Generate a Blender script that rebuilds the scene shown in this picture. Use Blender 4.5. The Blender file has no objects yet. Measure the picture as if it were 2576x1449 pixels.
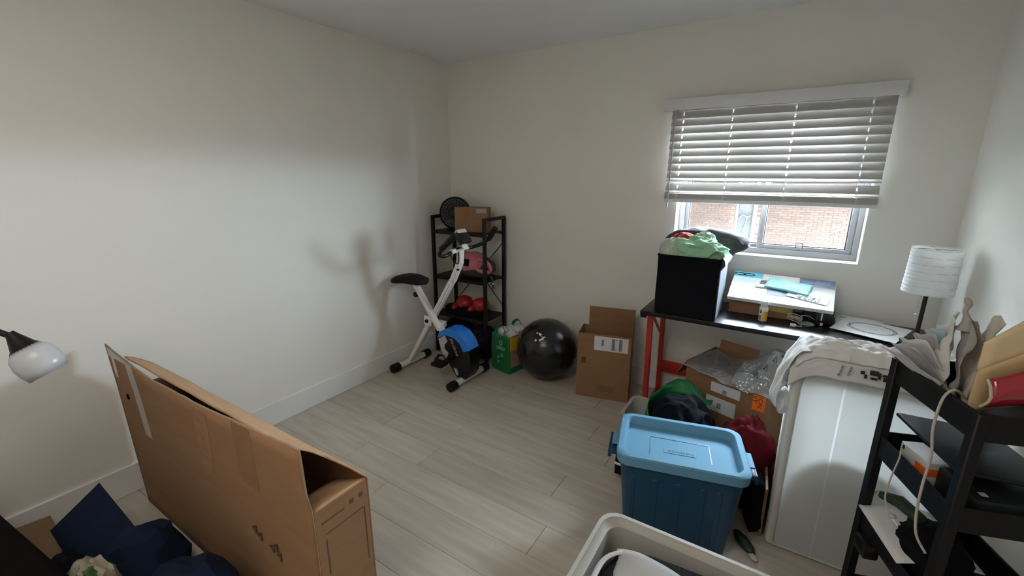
import bpy, bmesh, math, random
from math import pi, sin, cos, radians, sqrt
from mathutils import Vector, Matrix, noise, Euler
random.seed(7)
S = bpy.context.scene
COL = S.collection
V = Vector

# ------------------------------------------------------------------ camera
W0, H0, FPX = 2576, 1449, 1103.498
yaw, pitch, roll = -0.565100131, -0.254245565, 0.001757
cam = bpy.data.cameras.new('camera')
cam.sensor_fit = 'HORIZONTAL'; cam.sensor_width = 36.0
cam.lens = 36.0 * FPX / W0
cam.clip_start = 0.02; cam.clip_end = 200
co = bpy.data.objects.new('camera', cam); COL.objects.link(co)
f = V((sin(yaw)*cos(pitch), cos(yaw)*cos(pitch), sin(pitch)))
r = V((cos(yaw), -sin(yaw), 0)); u = r.cross(f)
rr_, uu_ = cos(roll)*r + sin(roll)*u, -sin(roll)*r + cos(roll)*u
m = Matrix((rr_, uu_, -f)).transposed().to_4x4()
m.translation = V((2.61965, -3.10669, 1.55041))
co.matrix_world = m
S.camera = co

# ------------------------------------------------------------------ sky, daylight, exposure
wd = bpy.data.worlds.new('overcast_sky'); S.world = wd; wd.use_nodes = True
nt = wd.node_tree; bg = nt.nodes['Background']
bg.inputs['Color'].default_value = (0.74, 0.87, 1.0, 1); bg.inputs['Strength'].default_value = 100.0
S.view_settings.view_transform = 'Standard'; S.view_settings.look = 'None'
S.view_settings.gamma = 1.0; S.view_settings.use_curve_mapping = False
S.view_settings.exposure = 0.48

def area(name, loc, rot, sx, sy, energy, col=(1, 1, 1), portal=False):
    l = bpy.data.lights.new(name, 'AREA'); l.shape = 'RECTANGLE'; l.size = sx; l.size_y = sy
    l.energy = energy; l.color = col
    if portal: l.cycles.is_portal = True
    o = bpy.data.objects.new(name, l); COL.objects.link(o); o.location = loc; o.rotation_euler = rot
    return o
area('window_portal', (2.46, 0.19, 1.5), (radians(-90), 0, 0), 1.1, 1.0, 1, portal=True)

# ------------------------------------------------------------------ materials
MATS = {}
def mat(name, col, rough=0.6, var=0.06, scale=8.0, bump=0.0, bscale=None, metal=0.0, spec=0.5, stretch=None,
        trans=0.0, sss=0.0, coat=0.0, objvar=0.0, col2=None, emit=0.0):
    if name in MATS: return MATS[name]
    m = bpy.data.materials.new(name); m.use_nodes = True; MATS[name] = m
    n = m.node_tree.nodes; L = m.node_tree.links
    b = n['Principled BSDF']; out = n['Material Output']
    tc = n.new('ShaderNodeTexCoord'); mp = n.new('ShaderNodeMapping')
    L.new(tc.outputs['Object'], mp.inputs['Vector'])
    if stretch: mp.inputs['Scale'].default_value = stretch
    nz = n.new('ShaderNodeTexNoise'); nz.inputs['Scale'].default_value = scale; nz.inputs['Detail'].default_value = 5
    L.new(mp.outputs['Vector'], nz.inputs['Vector'])
    rp = n.new('ShaderNodeValToRGB')
    a = [max(0, c*(1-var)) for c in col]; c2 = col2 if col2 else [min(1, c*(1+var)) for c in col]
    rp.color_ramp.elements[0].position = 0.3; rp.color_ramp.elements[1].position = 0.7
    rp.color_ramp.elements[0].color = (*a, 1); rp.color_ramp.elements[1].color = (*c2, 1)
    L.new(nz.outputs['Fac'], rp.inputs['Fac'])
    src = rp.outputs['Color']
    if objvar:
        oi = n.new('ShaderNodeObjectInfo'); hs = n.new('ShaderNodeHueSaturation')
        mr = n.new('ShaderNodeMapRange'); mr.inputs['To Min'].default_value = 1-objvar; mr.inputs['To Max'].default_value = 1+objvar
        L.new(oi.outputs['Random'], mr.inputs['Value']); L.new(mr.outputs['Result'], hs.inputs['Value'])
        L.new(src, hs.inputs['Color']); src = hs.outputs['Color']
    L.new(src, b.inputs['Base Color'])
    b.inputs['Roughness'].default_value = rough; b.inputs['Metallic'].default_value = metal
    b.inputs['Specular IOR Level'].default_value = spec; b.inputs['Coat Weight'].default_value = coat
    if bump:
        nb = n.new('ShaderNodeTexNoise'); nb.inputs['Scale'].default_value = bscale or scale*6; nb.inputs['Detail'].default_value = 4
        L.new(mp.outputs['Vector'], nb.inputs['Vector'])
        bp = n.new('ShaderNodeBump'); bp.inputs['Strength'].default_value = bump; bp.inputs['Distance'].default_value = 0.004
        L.new(nb.outputs['Fac'], bp.inputs['Height']); L.new(bp.outputs['Normal'], b.inputs['Normal'])
    if trans:
        tr = n.new('ShaderNodeBsdfTranslucent'); mx = n.new('ShaderNodeMixShader'); mx.inputs['Fac'].default_value = trans
        L.new(src, tr.inputs['Color']); L.new(b.outputs['BSDF'], mx.inputs[1]); L.new(tr.outputs['BSDF'], mx.inputs[2])
        L.new(mx.outputs['Shader'], out.inputs['Surface'])
    return m
def glassy(name, col=(1, 1, 1), rough=0.0, alpha=0.9, bump=0.0, bscale=60, diff=0.0):
    m = bpy.data.materials.new(name); m.use_nodes = True; MATS[name] = m
    n = m.node_tree.nodes; L = m.node_tree.links; n.remove(n['Principled BSDF'])
    t = n.new('ShaderNodeBsdfTransparent'); t.inputs['Color'].default_value = (*col, 1)
    g = n.new('ShaderNodeBsdfGlossy'); g.inputs['Roughness'].default_value = rough
    mx = n.new('ShaderNodeMixShader'); mx.inputs['Fac'].default_value = 1-alpha
    L.new(t.outputs[0], mx.inputs[1]); L.new(g.outputs[0], mx.inputs[2])
    if diff:
        d = n.new('ShaderNodeBsdfDiffuse'); d.inputs['Color'].default_value = (.75, .77, .8, 1); m2 = n.new('ShaderNodeMixShader'); m2.inputs['Fac'].default_value = diff
        L.new(mx.outputs[0], m2.inputs[1]); L.new(d.outputs[0], m2.inputs[2]); mx = m2
    L.new(mx.outputs[0], n['Material Output'].inputs['Surface'])
    if bump:
        tc = n.new('ShaderNodeTexCoord'); nb = n.new('ShaderNodeTexVoronoi'); nb.inputs['Scale'].default_value = bscale
        L.new(tc.outputs['Object'], nb.inputs['Vector'])
        bp = n.new('ShaderNodeBump'); bp.inputs['Strength'].default_value = bump; bp.inputs['Distance'].default_value = 0.006
        L.new(nb.outputs['Distance'], bp.inputs['Height']); L.new(bp.outputs['Normal'], g.inputs['Normal'])
    return m

M_wall = mat('wall_paint', (0.83, 0.805, 0.745), 0.7, 0.015, 1.5, 0.05, 300)
M_ceil = mat('ceiling_paint', (0.88, 0.88, 0.875), 0.8, 0.015, 1.5, 0.05, 300)
M_trim = mat('trim_paint', (0.80, 0.80, 0.78), 0.4, 0.01, 3)
M_plank = mat('pale_oak_plank', (0.50, 0.445, 0.375), 0.42, 0.16, 2.6, 0.04, 20, stretch=(0.7, 9, 1), objvar=0.07)
M_sub = mat('underlay', (0.20, 0.18, 0.15), 0.9)
M_vinyl = mat('window_vinyl', (0.33, 0.33, 0.345), 0.4, 0.02)
M_gasket = mat('window_gasket', (0.08, 0.08, 0.09), 0.6)
M_glass = glassy('window_glass', (0.97, 0.98, 0.98), 0.0, 0.93)
M_slat = mat('blind_slat', (0.46, 0.44, 0.42), 0.45, 0.02, 5)  # white slats, their backlit grey put into the base colour
M_rail = mat('blind_rail', (0.74, 0.72, 0.73), 0.45, 0.02, 5)
M_cord = mat('blind_cord', (0.85, 0.84, 0.82), 0.8)
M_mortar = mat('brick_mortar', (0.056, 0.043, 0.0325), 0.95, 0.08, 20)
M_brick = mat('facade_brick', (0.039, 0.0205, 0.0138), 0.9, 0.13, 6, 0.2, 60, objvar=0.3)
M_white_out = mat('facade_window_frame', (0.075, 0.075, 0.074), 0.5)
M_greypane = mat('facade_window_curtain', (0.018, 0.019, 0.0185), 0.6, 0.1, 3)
M_black = mat('black_metal', (0.004, 0.004, 0.005), 0.5, 0.15, 20, spec=0.3)
M_blackpl = mat('black_plastic', (0.005, 0.005, 0.006), 0.35, 0.15, 20, spec=0.35)
M_blackgl = mat('black_gloss', (0.004, 0.004, 0.0045), 0.12, 0.1, 20, spec=0.4)
M_rubber = mat('black_rubber', (0.007, 0.007, 0.007), 0.7, 0.1, 30, spec=0.25)
M_whmetal = mat('white_enamel', (0.74, 0.73, 0.70), 0.3, 0.02)
M_chrome = mat('chrome', (0.7, 0.7, 0.7), 0.2, 0.02, metal=1.0)
M_blue = mat('bright_blue_plastic', (0.015, 0.20, 0.72), 0.3, 0.05)
M_greypl = mat('grey_plastic', (0.45, 0.44, 0.42), 0.4, 0.03)
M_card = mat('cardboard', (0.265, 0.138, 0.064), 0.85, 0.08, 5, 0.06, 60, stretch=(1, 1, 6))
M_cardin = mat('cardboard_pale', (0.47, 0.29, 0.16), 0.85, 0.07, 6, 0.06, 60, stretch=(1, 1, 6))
M_cardedge = mat('cardboard_edge', (0.30, 0.22, 0.15), 0.9, 0.1, 40)
M_tape = mat('clear_tape', (0.42, 0.33, 0.27), 0.18, 0.05, 6)
M_label = mat('white_label', (0.68, 0.68, 0.68), 0.6, 0.02)
M_ink = mat('black_ink', (0.02, 0.02, 0.022), 0.7, 0.05)
M_inkbrown = mat('brown_ink', (0.10, 0.055, 0.03), 0.8, 0.1)
M_orange = mat('orange_sticker', (0.95, 0.17, 0.02), 0.5, 0.03)
M_green = mat('green_bag', (0.004, 0.15, 0.045), 0.45, 0.12, 8)
M_yellow = mat('yellow_print', (0.62, 0.40, 0.02), 0.45, 0.06)
M_palegr = mat('pale_print', (0.35, 0.55, 0.40), 0.5, 0.05)
M_skin = mat('pink_print', (0.40, 0.24, 0.17), 0.5, 0.25, 14)
M_carton = mat('cream_carton', (0.55, 0.49, 0.38), 0.6, 0.04)
M_red = mat('red_metal', (0.45, 0.018, 0.015), 0.35, 0.05)
M_redgl = mat('red_vinyl', (0.42, 0.02, 0.015), 0.28, 0.08)
M_pink = mat('pink_fabric', (0.62, 0.19, 0.24), 0.7, 0.06, 20, 0.1, 120)
M_greyfab = mat('grey_fabric', (0.055, 0.052, 0.056), 0.8, 0.12, 14, 0.15, 120)
M_blkfab = mat('black_fabric', (0.004, 0.004, 0.006), 0.9, 0.2, 20, 0.1, 200, spec=0.15)
M_hamperlit = mat('hamper_lit_grey', (0.13, 0.145, 0.17), 0.85, 0.08, 20, 0.1, 200)  # window light on the black fabric, put into the colour
M_liner = mat('grey_white_liner', (0.48, 0.48, 0.50), 0.6, 0.1, 10, trans=0.3)
M_mint = mat('mint_fabric', (0.34, 0.60, 0.38), 0.85, 0.06, 10, 0.08, 150)
M_mint2 = mat('pale_mint_fabric', (0.50, 0.60, 0.48), 0.85, 0.06, 10, 0.08, 150)
M_redfab = mat('red_fabric', (0.42, 0.03, 0.035), 0.85, 0.15, 10, 0.08, 150)
M_maroon = mat('maroon_fabric', (0.10, 0.006, 0.010), 0.9, 0.3, 10, 0.12, 120, spec=0.15)
M_navy = mat('navy_fabric', (0.008, 0.014, 0.036), 0.9, 0.2, 8, 0.1, 150, spec=0.15)
M_navydk = mat('dark_navy_fabric', (0.004, 0.005, 0.011), 0.9, 0.3, 8, 0.1, 150, spec=0.15)
M_brownpatch = mat('dark_brown_print', (0.012, 0.006, 0.005), 0.9, 0.2, spec=0.15)
M_purple = mat('purple_fabric', (0.022, 0.008, 0.032), 0.9, 0.2, spec=0.15)
M_ball = mat('ball_vinyl', (0.008, 0.0085, 0.012), 0.24, 0.12, 6)
M_desk = mat('desk_laminate', (0.008, 0.008, 0.010), 0.32, 0.15, 40, spec=0.35)
M_tub = mat('blue_tub', (0.010, 0.052, 0.105), 0.42, 0.05, spec=0.35)
M_lid = mat('pale_blue_lid', (0.125, 0.30, 0.44), 0.7, 0.03, spec=0.25)
M_liddk = mat('lid_groove', (0.03, 0.10, 0.19), 0.4, 0.03)
M_hdpe = mat('translucent_white_plastic', (0.62, 0.62, 0.59), 0.45, 0.02, 4, trans=0.27)
M_hdpethin = mat('thin_white_plastic', (0.72, 0.72, 0.72), 0.42, 0.02, 4, trans=0.36)
M_hdperim = mat('white_plastic_rim', (0.70, 0.68, 0.62), 0.45, 0.03, 4, trans=0.2)
M_shirt = mat('white_cotton', (0.85, 0.84, 0.82), 0.9, 0.02, 10, 0.08, 250, trans=0.12)
M_paper = mat('white_paper', (0.80, 0.80, 0.79), 0.75, 0.02, 6, trans=0.15)
M_tanpaper = mat('tan_paper', (0.60, 0.42, 0.22), 0.7, 0.05, 6)
M_greyprint = mat('grey_print', (0.22, 0.22, 0.23), 0.8, 0.1)
M_shade = mat('rice_paper', (0.90, 0.90, 0.89), 0.85, 0.02, 20, 0.25, 50, trans=0.5)
M_wire = mat('shade_wire', (0.60, 0.60, 0.60), 0.6)
M_beige = mat('beige_bin_plastic', (0.43, 0.405, 0.36), 0.5, 0.03, 6, trans=0.08)
M_greycloth = mat('pale_grey_cloth', (0.40, 0.39, 0.37), 0.9, 0.05, 10, 0.1, 150)
M_slate = mat('slate_plastic', (0.012, 0.015, 0.018), 0.45, 0.1, spec=0.3)
M_cable = mat('cream_cable', (0.52, 0.48, 0.40), 0.6, 0.05)
M_teal = mat('teal_print', (0.05, 0.36, 0.45), 0.5, 0.05)
M_turq = mat('turquoise_print', (0.22, 0.68, 0.70), 0.55, 0.04)
M_paleblue = mat('pale_blue_print', (0.62, 0.74, 0.84), 0.5, 0.02)
M_navyprint = mat('navy_print', (0.06, 0.10, 0.22), 0.5, 0.1)
M_darkprint = mat('dark_blue_print', (0.015, 0.03, 0.075), 0.4, 0.3, 30)
M_paleyel = mat('pale_yellow_print', (0.70, 0.62, 0.28), 0.5, 0.05)
M_pinkprint = mat('pale_pink_print', (0.70, 0.50, 0.46), 0.5, 0.05)
M_greyprint2 = mat('pale_grey_print', (0.60, 0.61, 0.66), 0.5, 0.05)
M_bottle = mat('bottle_white', (0.78, 0.75, 0.70), 0.3, 0.02)
M_botyel = mat('bottle_yellow', (0.80, 0.45, 0.05), 0.35, 0.1)
M_bubble = glassy('bubble_wrap', (0.88, 0.90, 0.93), 0.18, 0.80, 0.45, 70, 0.14)
M_darkgreen = mat('dark_green_plastic', (0.012, 0.03, 0.025), 0.4, 0.1)
M_leaf = mat('dull_green', (0.018, 0.034, 0.012), 0.7, 0.3, 20)
M_dusky = mat('dusky_black', (0.003, 0.002, 0.002), 0.9, 0.2, spec=0.1)
M_opal = mat('opal_shade', (0.70, 0.70, 0.72), 0.25, 0.02, trans=0.3)
M_tanboard = mat('tan_board', (0.24, 0.17, 0.075), 0.7, 0.1, 5)

# ------------------------------------------------------------------ mesh helpers
class B:
    def __init__(self): self.b = bmesh.new()
    def box(self, x0, x1, y0, y1, z0, z1, bev=0.0, seg=2, T=None):
        g = bmesh.ops.create_cube(self.b, size=1.0)['verts']
        for v in g:
            v.co = V((x0+(v.co.x+.5)*(x1-x0), y0+(v.co.y+.5)*(y1-y0), z0+(v.co.z+.5)*(z1-z0)))
        if bev:
            es = list({e for v in g for e in v.link_edges})
            rs = bmesh.ops.bevel(self.b, geom=es, offset=bev, segments=seg, affect='EDGES', profile=0.5)
            g = list({v for fc in rs['faces'] for v in fc.verts} | {v for v in g if v.is_valid})
        if T is not None:
            for v in g: v.co = T @ v.co
        return self
    def beam(self, a, b_, w, h, up=(0, 0, 1), bev=0.0):
        a, b_ = V(a), V(b_); d = (b_-a); L = d.length; d.normalize()
        s = d.cross(V(up));
        if s.length < 1e-4: s = d.cross(V((1, 0, 0)))
        s.normalize(); u2 = s.cross(d)
        T = Matrix((d, s, u2)).transposed().to_4x4(); T.translation = a
        return self.box(0, L, -w/2, w/2, -h/2, h/2, bev, 1, T)
    def rings(self, rings, closed_u=True, cap0=True, cap1=True):
        vs = [[self.b.verts.new(p) for p in rg] for rg in rings]
        n = len(vs[0])
        for i in range(len(vs)-1):
            for j in range(n if closed_u else n-1):
                k = (j+1) % n
                self.b.faces.new((vs[i][j], vs[i][k], vs[i+1][k], vs[i+1][j]))
        if closed_u and cap0: self.b.faces.new(list(reversed(vs[0])))
        if closed_u and cap1: self.b.faces.new(vs[-1])
        return self
    def tube(self, pts, r, n=8, closed=False, flat=1.0):
        pts = [V(p) for p in pts]; rs = r if isinstance(r, (list, tuple)) else [r]*len(pts)
        rings = []; prev = None
        N = len(pts)
        for i, p in enumerate(pts):
            if closed: t = (pts[(i+1) % N]-pts[i-1])
            else: t = pts[min(i+1, N-1)]-pts[max(i-1, 0)]
            t.normalize()
            if prev is None:
                s = t.cross(V((0, 0, 1)))
                if s.length < 1e-3: s = t.cross(V((1, 0, 0)))
            else: s = prev - t*prev.dot(t)
            s.normalize(); prev = s; w = t.cross(s)
            rings.append([p + (s*cos(2*pi*k/n) + w*sin(2*pi*k/n)*flat)*rs[i] for k in range(n)])
        if closed: rings.append(rings[0]); self.rings(rings, True, False, False)
        else: self.rings(rings)
        return self
    def lathe(self, prof, c=(0, 0, 0), n=24, T=None, cap=True):
        rings = []
        for (rad, z) in prof:
            rg = [V((rad*cos(2*pi*k/n), rad*sin(2*pi*k/n), z)) for k in range(n)]
            rings.append([(T @ p if T is not None else p) + V(c) for p in rg])
        return self.rings(rings, True, cap, cap)
    def prism(self, pts, d):
        d = V(d); a = [V(p) for p in pts]
        return self.rings([a, [p+d for p in a]])
    def sheet(self, fn, nu, nv):
        g = [[self.b.verts.new(fn(i/nu, j/nv)) for j in range(nv+1)] for i in range(nu+1)]
        for i in range(nu):
            for j in range(nv):
                self.b.faces.new((g[i][j], g[i+1][j], g[i+1][j+1], g[i][j+1]))
        return self
    def heap(self, c, rad, seed=0, amp=0.35, freq=1.6, zmin=None, sub=4, T=None, oct=3, pw=1.0):
        g = bmesh.ops.create_icosphere(self.b, subdivisions=sub, radius=1.0)['verts']
        off = V((seed*13.7, seed*7.3, seed*3.1))
        for v in g:
            p = v.co.copy(); q = p*freq + off; s = 0; a = 1.0; fr = 1.0
            w = V((noise.noise(q*0.7), noise.noise(q*0.7+V((9, 2, 4))), noise.noise(q*0.7+V((3, 8, 1)))))
            for k in range(oct):
                s += a*(1-2*sqrt(noise.noise((q+w*0.8)*fr)**2+.006)-0.40); a *= 0.5; fr *= 2.1
            rr = 1+amp*s
            if pw != 1.0:
                p = V([math.copysign(abs(t)**pw, t) for t in v.co])
            p = V((p.x*rad[0]*rr, p.y*rad[1]*rr, p.z*rad[2]*rr))
            if T is not None: p = T @ p
            p = p + V(c)
            if zmin is not None and p.z < zmin: p.z = zmin + 0.02*(p.z-zmin)*0
            v.co = p
        return self
def rrect(x0, x1, y0, y1, r, z, n=5):
    P = []
    for (cx, cy, a0) in ((x1-r, y1-r, 0), (x0+r, y1-r, 90), (x0+r, y0+r, 180), (x1-r, y0+r, 270)):
        for k in range(n+1):
            a = radians(a0+90*k/n); P.append(V((cx+r*cos(a), cy+r*sin(a), z)))
    return P

WM = {}
def thing(name, label, cat, loc=(0, 0, 0), rz=0.0, group=None, world=False):
    o = bpy.data.objects.new(name, None); COL.objects.link(o); o.location = loc; o.rotation_euler = (0, 0, rz)
    o.empty_display_size = 0.05
    o['label'] = label; o['category'] = cat
    if group: o['group'] = group
    T = Matrix.Translation(V(loc)) @ Matrix.Rotation(rz, 4, 'Z'); WM[o.name] = T
    return o
def finish(me, mb, m, smooth):
    bmesh.ops.recalc_face_normals(mb.b, faces=mb.b.faces)
    mb.b.to_mesh(me); mb.b.free()
    me.materials.append(m)
    if smooth:
        me.shade_smooth(); me.set_sharp_from_angle(angle=radians(smooth if smooth > 1 else 40))
def part(name, mb, m, parent, smooth=40, label=None, local=False, solid=0.0, kind=None, subd=0):
    """mesh child; geometry given in world space unless local"""
    T = WM[parent.name]
    if not local: bmesh.ops.transform(mb.b, matrix=T.inverted(), verts=mb.b.verts)
    me = bpy.data.meshes.new(name); finish(me, mb, m, smooth)
    o = bpy.data.objects.new(name, me); COL.objects.link(o); o.parent = parent; WM[o.name] = T
    if label: o['label'] = label
    if kind: o['kind'] = kind
    if solid:
        md = o.modifiers.new('thickness', 'SOLIDIFY'); md.thickness = solid; md.offset = 0
    if subd:
        md = o.modifiers.new('smooth', 'SUBSURF'); md.levels = subd; md.render_levels = subd
    return o
def single(name, mb, m, label, cat, loc, smooth=40, group=None, solid=0.0):
    bmesh.ops.transform(mb.b, matrix=Matrix.Translation(-V(loc)), verts=mb.b.verts)
    me = bpy.data.meshes.new(name); finish(me, mb, m, smooth)
    o = bpy.data.objects.new(name, me); COL.objects.link(o); o.location = loc; WM[o.name] = Matrix.Translation(V(loc))
    o['label'] = label; o['category'] = cat
    if group: o['group'] = group
    if solid:
        md = o.modifiers.new('thickness', 'SOLIDIFY'); md.thickness = solid; md.offset = 0
    return o
def struct(name, mb, m, smooth=0, parent=None):
    me = bpy.data.meshes.new(name); finish(me, mb, m, smooth)
    o = bpy.data.objects.new(name, me); COL.objects.link(o); WM[o.name] = Matrix.Identity(4)
    if parent: o.parent = parent
    else: o['kind'] = 'structure'
    return o
def frame(o, x, y):
    """matrix with local x,y axes in world space, z = x cross y"""
    x = V(x).normalized(); y = V(y); y = (y - x*y.dot(x)).normalized(); z = x.cross(y)
    T = Matrix((x, y, z)).transposed().to_4x4(); T.translation = V(o); return T
def lettering(txt, size, T, m, parent, name='lettering', ext=0.0004):
    cu = bpy.data.curves.new('tmp', 'FONT'); cu.body = txt; cu.size = size; cu.extrude = ext; cu.resolution_u = 2
    ob = bpy.data.objects.new('tmp', cu)
    me = bpy.data.meshes.new_from_object(ob); bpy.data.objects.remove(ob); bpy.data.curves.remove(cu)
    me.transform(WM[parent.name].inverted() @ T); me.name = name
    me.materials.clear(); me.materials.append(m)
    o = bpy.data.objects.new(name, me); COL.objects.link(o); o.parent = parent; WM[o.name] = WM[parent.name]
    return o
def arc(c, ra, rb, a0, a1, n, X, Y):
    return [V(c)+V(X)*ra*cos(radians(a0+(a1-a0)*k/n))+V(Y)*rb*sin(radians(a0+(a1-a0)*k/n)) for k in range(n+1)]
def smoothpath(pts, n=6):
    P = [V(p) for p in pts]; out = []
    for i in range(len(P)-1):
        a, b_, c, d = P[max(i-1, 0)], P[i], P[i+1], P[min(i+2, len(P)-1)]
        for k in range(n):
            t = k/n
            out.append(0.5*((2*b_)+(c-a)*t+(2*a-5*b_+4*c-d)*t*t+(3*b_-a-3*c+d)*t**3))
    out.append(P[-1]); return out

# ------------------------------------------------------------------ room shell
XR, YF, HC = 3.345, -3.78, 2.44
# window opening in the back wall
OX0, OX1, OZ0, OZ1 = 1.953, 2.966, 1.058, 1.95
fl = struct('floor', B().box(-0.2, XR+0.2, YF-0.2, 0.2, -0.14, -0.012), M_sub)
pl0 = B().box(0, 1.2, 0, 0.18, -0.012, 0.0, 0.0005, 1)
me_pl = bpy.data.meshes.new('plank'); finish(me_pl, pl0, M_plank, 0)
row = 0; y = -0.0
while y > YF-0.02:
    x = -random.uniform(0.1, 1.1)
    while x < XR:
        x0, x1 = max(x, 0.002), min(x+1.198, XR-0.002)
        if x1-x0 > 0.05:
            y0 = max(y-0.1785, YF+0.002)
            if y-y0 > 0.03:
                o = bpy.data.objects.new('plank', me_pl); COL.objects.link(o); o.parent = fl
                o.location = (x0, y0, 0); o.scale = ((x1-x0)/1.2, (y-y0)/0.18, 1)
        x += 1.2
    y -= 0.18; row += 1
struct('ceiling', B().box(-0.2, XR+0.2, YF-0.2, 0.2, HC, HC+0.15), M_ceil)
struct('wall_left', B().box(-0.18, 0, YF-0.2, 0.2, 0, HC), M_wall)
struct('wall_right', B().box(XR, XR+0.18, YF-0.2, 0.2, 0, HC), M_wall)
struct('wall_front', B().box(0, XR, YF-0.18, YF, 0, HC), M_wall)
wb = B()
bmw = wb.b
def q(pts): bmw.faces.new([bmw.verts.new(p) for p in pts])
for yy in (0.0, 0.2):
    for (a0, a1, b0, b1) in ((0, OX0, 0, HC), (OX1, XR, 0, HC), (OX0, OX1, 0, OZ0), (OX0, OX1, OZ1, HC)):
        q([(a0, yy, b0), (a1, yy, b0), (a1, yy, b1), (a0, yy, b1)])
q([(OX0, 0, OZ0), (OX0, .2, OZ0), (OX0, .2, OZ1), (OX0, 0, OZ1)]); q([(OX1, 0, OZ0), (OX1, .2, OZ0), (OX1, .2, OZ1), (OX1, 0, OZ1)])
q([(OX0, 0, OZ0), (OX1, 0, OZ0), (OX1, .2, OZ0), (OX0, .2, OZ0)]); q([(OX0, 0, OZ1), (OX1, 0, OZ1), (OX1, .2, OZ1), (OX0, .2, OZ1)])
q([(0, 0, HC), (XR, 0, HC), (XR, .2, HC), (0, .2, HC)]); q([(0, 0, 0), (XR, 0, 0), (XR, .2, 0), (0, .2, 0)])
bmesh.ops.remove_doubles(bmw, verts=bmw.verts, dist=1e-5)
struct('wall_back', wb, M_wall)
BH = 0.148
struct('baseboard_left', B().box(0, 0.014, YF, -0.0, 0, BH, 0.003), M_trim)
struct('baseboard_back', B().box(0.014, XR-0.014, -0.014, 0, 0, BH, 0.003), M_trim)
struct('baseboard_right', B().box(XR-0.014, XR, YF, 0, 0, BH, 0.003), M_trim)

# window_1: vinyl slider
win = struct('window_1', B().box(OX0, OX1, 0.10, 0.19, OZ0, OZ0+0.035, 0.003), M_vinyl)
def wpart(name, mb, m, parent=win, **k): return part(name, mb, m, parent, **k)
w = B()
w.box(OX0, OX0+0.028, 0.10, 0.19, OZ0+.035, OZ1-.035, 0.003); w.box(OX1-0.028, OX1, 0.10, 0.19, OZ0+.035, OZ1-.035, 0.003)
w.box(OX0, OX1, 0.10, 0.19, OZ1-0.035, OZ1, 0.003)
wpart('window_frame', w, M_vinyl)
def sash(x0, x1, y0, y1, fw):
    z0, z1 = OZ0+0.03, OZ1-0.03
    s = B(); s.box(x0, x0+fw, y0, y1, z0, z1, 0.003); s.box(x1-fw, x1, y0, y1, z0, z1, 0.003)
    s.box(x0+fw, x1-fw, y0, y1, z0, z0+fw, 0.003); s.box(x0+fw, x1-fw, y0, y1, z1-fw, z1, 0.003)
    so = wpart('sash', s, M_vinyl)
    g = B(); t = 0.006
    g.box(x0+fw, x0+fw+t, y0+.01, y1-.01, z0+fw, z1-fw); g.box(x1-fw-t, x1-fw, y0+.01, y1-.01, z0+fw, z1-fw)
    g.box(x0+fw, x1-fw, y0+.01, y1-.01, z0+fw, z0+fw+t); g.box(x0+fw, x1-fw, y0+.01, y1-.01, z1-fw-t, z1-fw)
    part('gasket', g, M_gasket, so)
    part('pane', B().box(x0+fw, x1-fw, (y0+y1)/2-.003, (y0+y1)/2+.003, z0+fw, z1-fw), M_glass, so)
    return so
sash(OX0+0.028, 2.475, 0.150, 0.180, 0.026)
rs = sash(2.448, OX1-0.028, 0.112, 0.142, 0.030)
l = B(); l.tube([(2.66, 0.111, 1.112), (2.66, 0.092, 1.118), (2.66, 0.088, 1.145), (2.695, 0.088, 1.145), (2.695, 0.092, 1.118), (2.695, 0.111, 1.112)], 0.004)
part('sash_latch', l, M_gasket, rs)

# ------------------------------------------------------------------ window blind
bl = thing('window_blind', 'white horizontal slat blind half raised over the window', 'blind', (2.43, 0.0, 1.37))
part('valance', B().box(1.838, 3.015, -0.085, -0.066, 1.936, 2.004, 0.004).box(1.838, 1.85, -0.07, -0.001, 1.936, 2.004).box(3.003, 3.015, -0.07, -0.001, 1.936, 2.004), M_rail, bl)
part('headrail', B().box(1.86, 2.99, -0.06, -0.004, 1.945, 1.995), M_rail, bl)
CORDX = (1.955, 2.235, 2.555, 2.895)
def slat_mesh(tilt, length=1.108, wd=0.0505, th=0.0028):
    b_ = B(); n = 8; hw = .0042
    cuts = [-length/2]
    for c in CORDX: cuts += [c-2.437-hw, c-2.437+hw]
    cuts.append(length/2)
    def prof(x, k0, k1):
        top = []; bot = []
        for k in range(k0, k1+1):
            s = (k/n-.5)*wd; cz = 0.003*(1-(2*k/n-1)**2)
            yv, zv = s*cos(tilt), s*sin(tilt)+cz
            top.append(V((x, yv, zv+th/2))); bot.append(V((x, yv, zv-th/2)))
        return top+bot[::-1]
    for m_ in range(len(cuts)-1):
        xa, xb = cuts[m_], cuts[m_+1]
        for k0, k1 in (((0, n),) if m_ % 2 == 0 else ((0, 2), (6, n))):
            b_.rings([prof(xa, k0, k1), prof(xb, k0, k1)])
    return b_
YB = -0.036
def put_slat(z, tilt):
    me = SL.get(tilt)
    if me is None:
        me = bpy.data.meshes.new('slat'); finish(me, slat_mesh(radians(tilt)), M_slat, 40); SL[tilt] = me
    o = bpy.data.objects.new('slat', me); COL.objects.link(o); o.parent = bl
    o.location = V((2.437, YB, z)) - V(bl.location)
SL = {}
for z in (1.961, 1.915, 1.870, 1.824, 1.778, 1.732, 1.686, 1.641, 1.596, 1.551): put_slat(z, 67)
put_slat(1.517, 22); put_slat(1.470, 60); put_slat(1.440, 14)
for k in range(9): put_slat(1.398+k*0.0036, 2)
part('bottom_rail', B().box(1.883, 2.991, YB-0.026, YB+0.026, 1.374, 1.394, 0.004), M_rail, bl)
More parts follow.
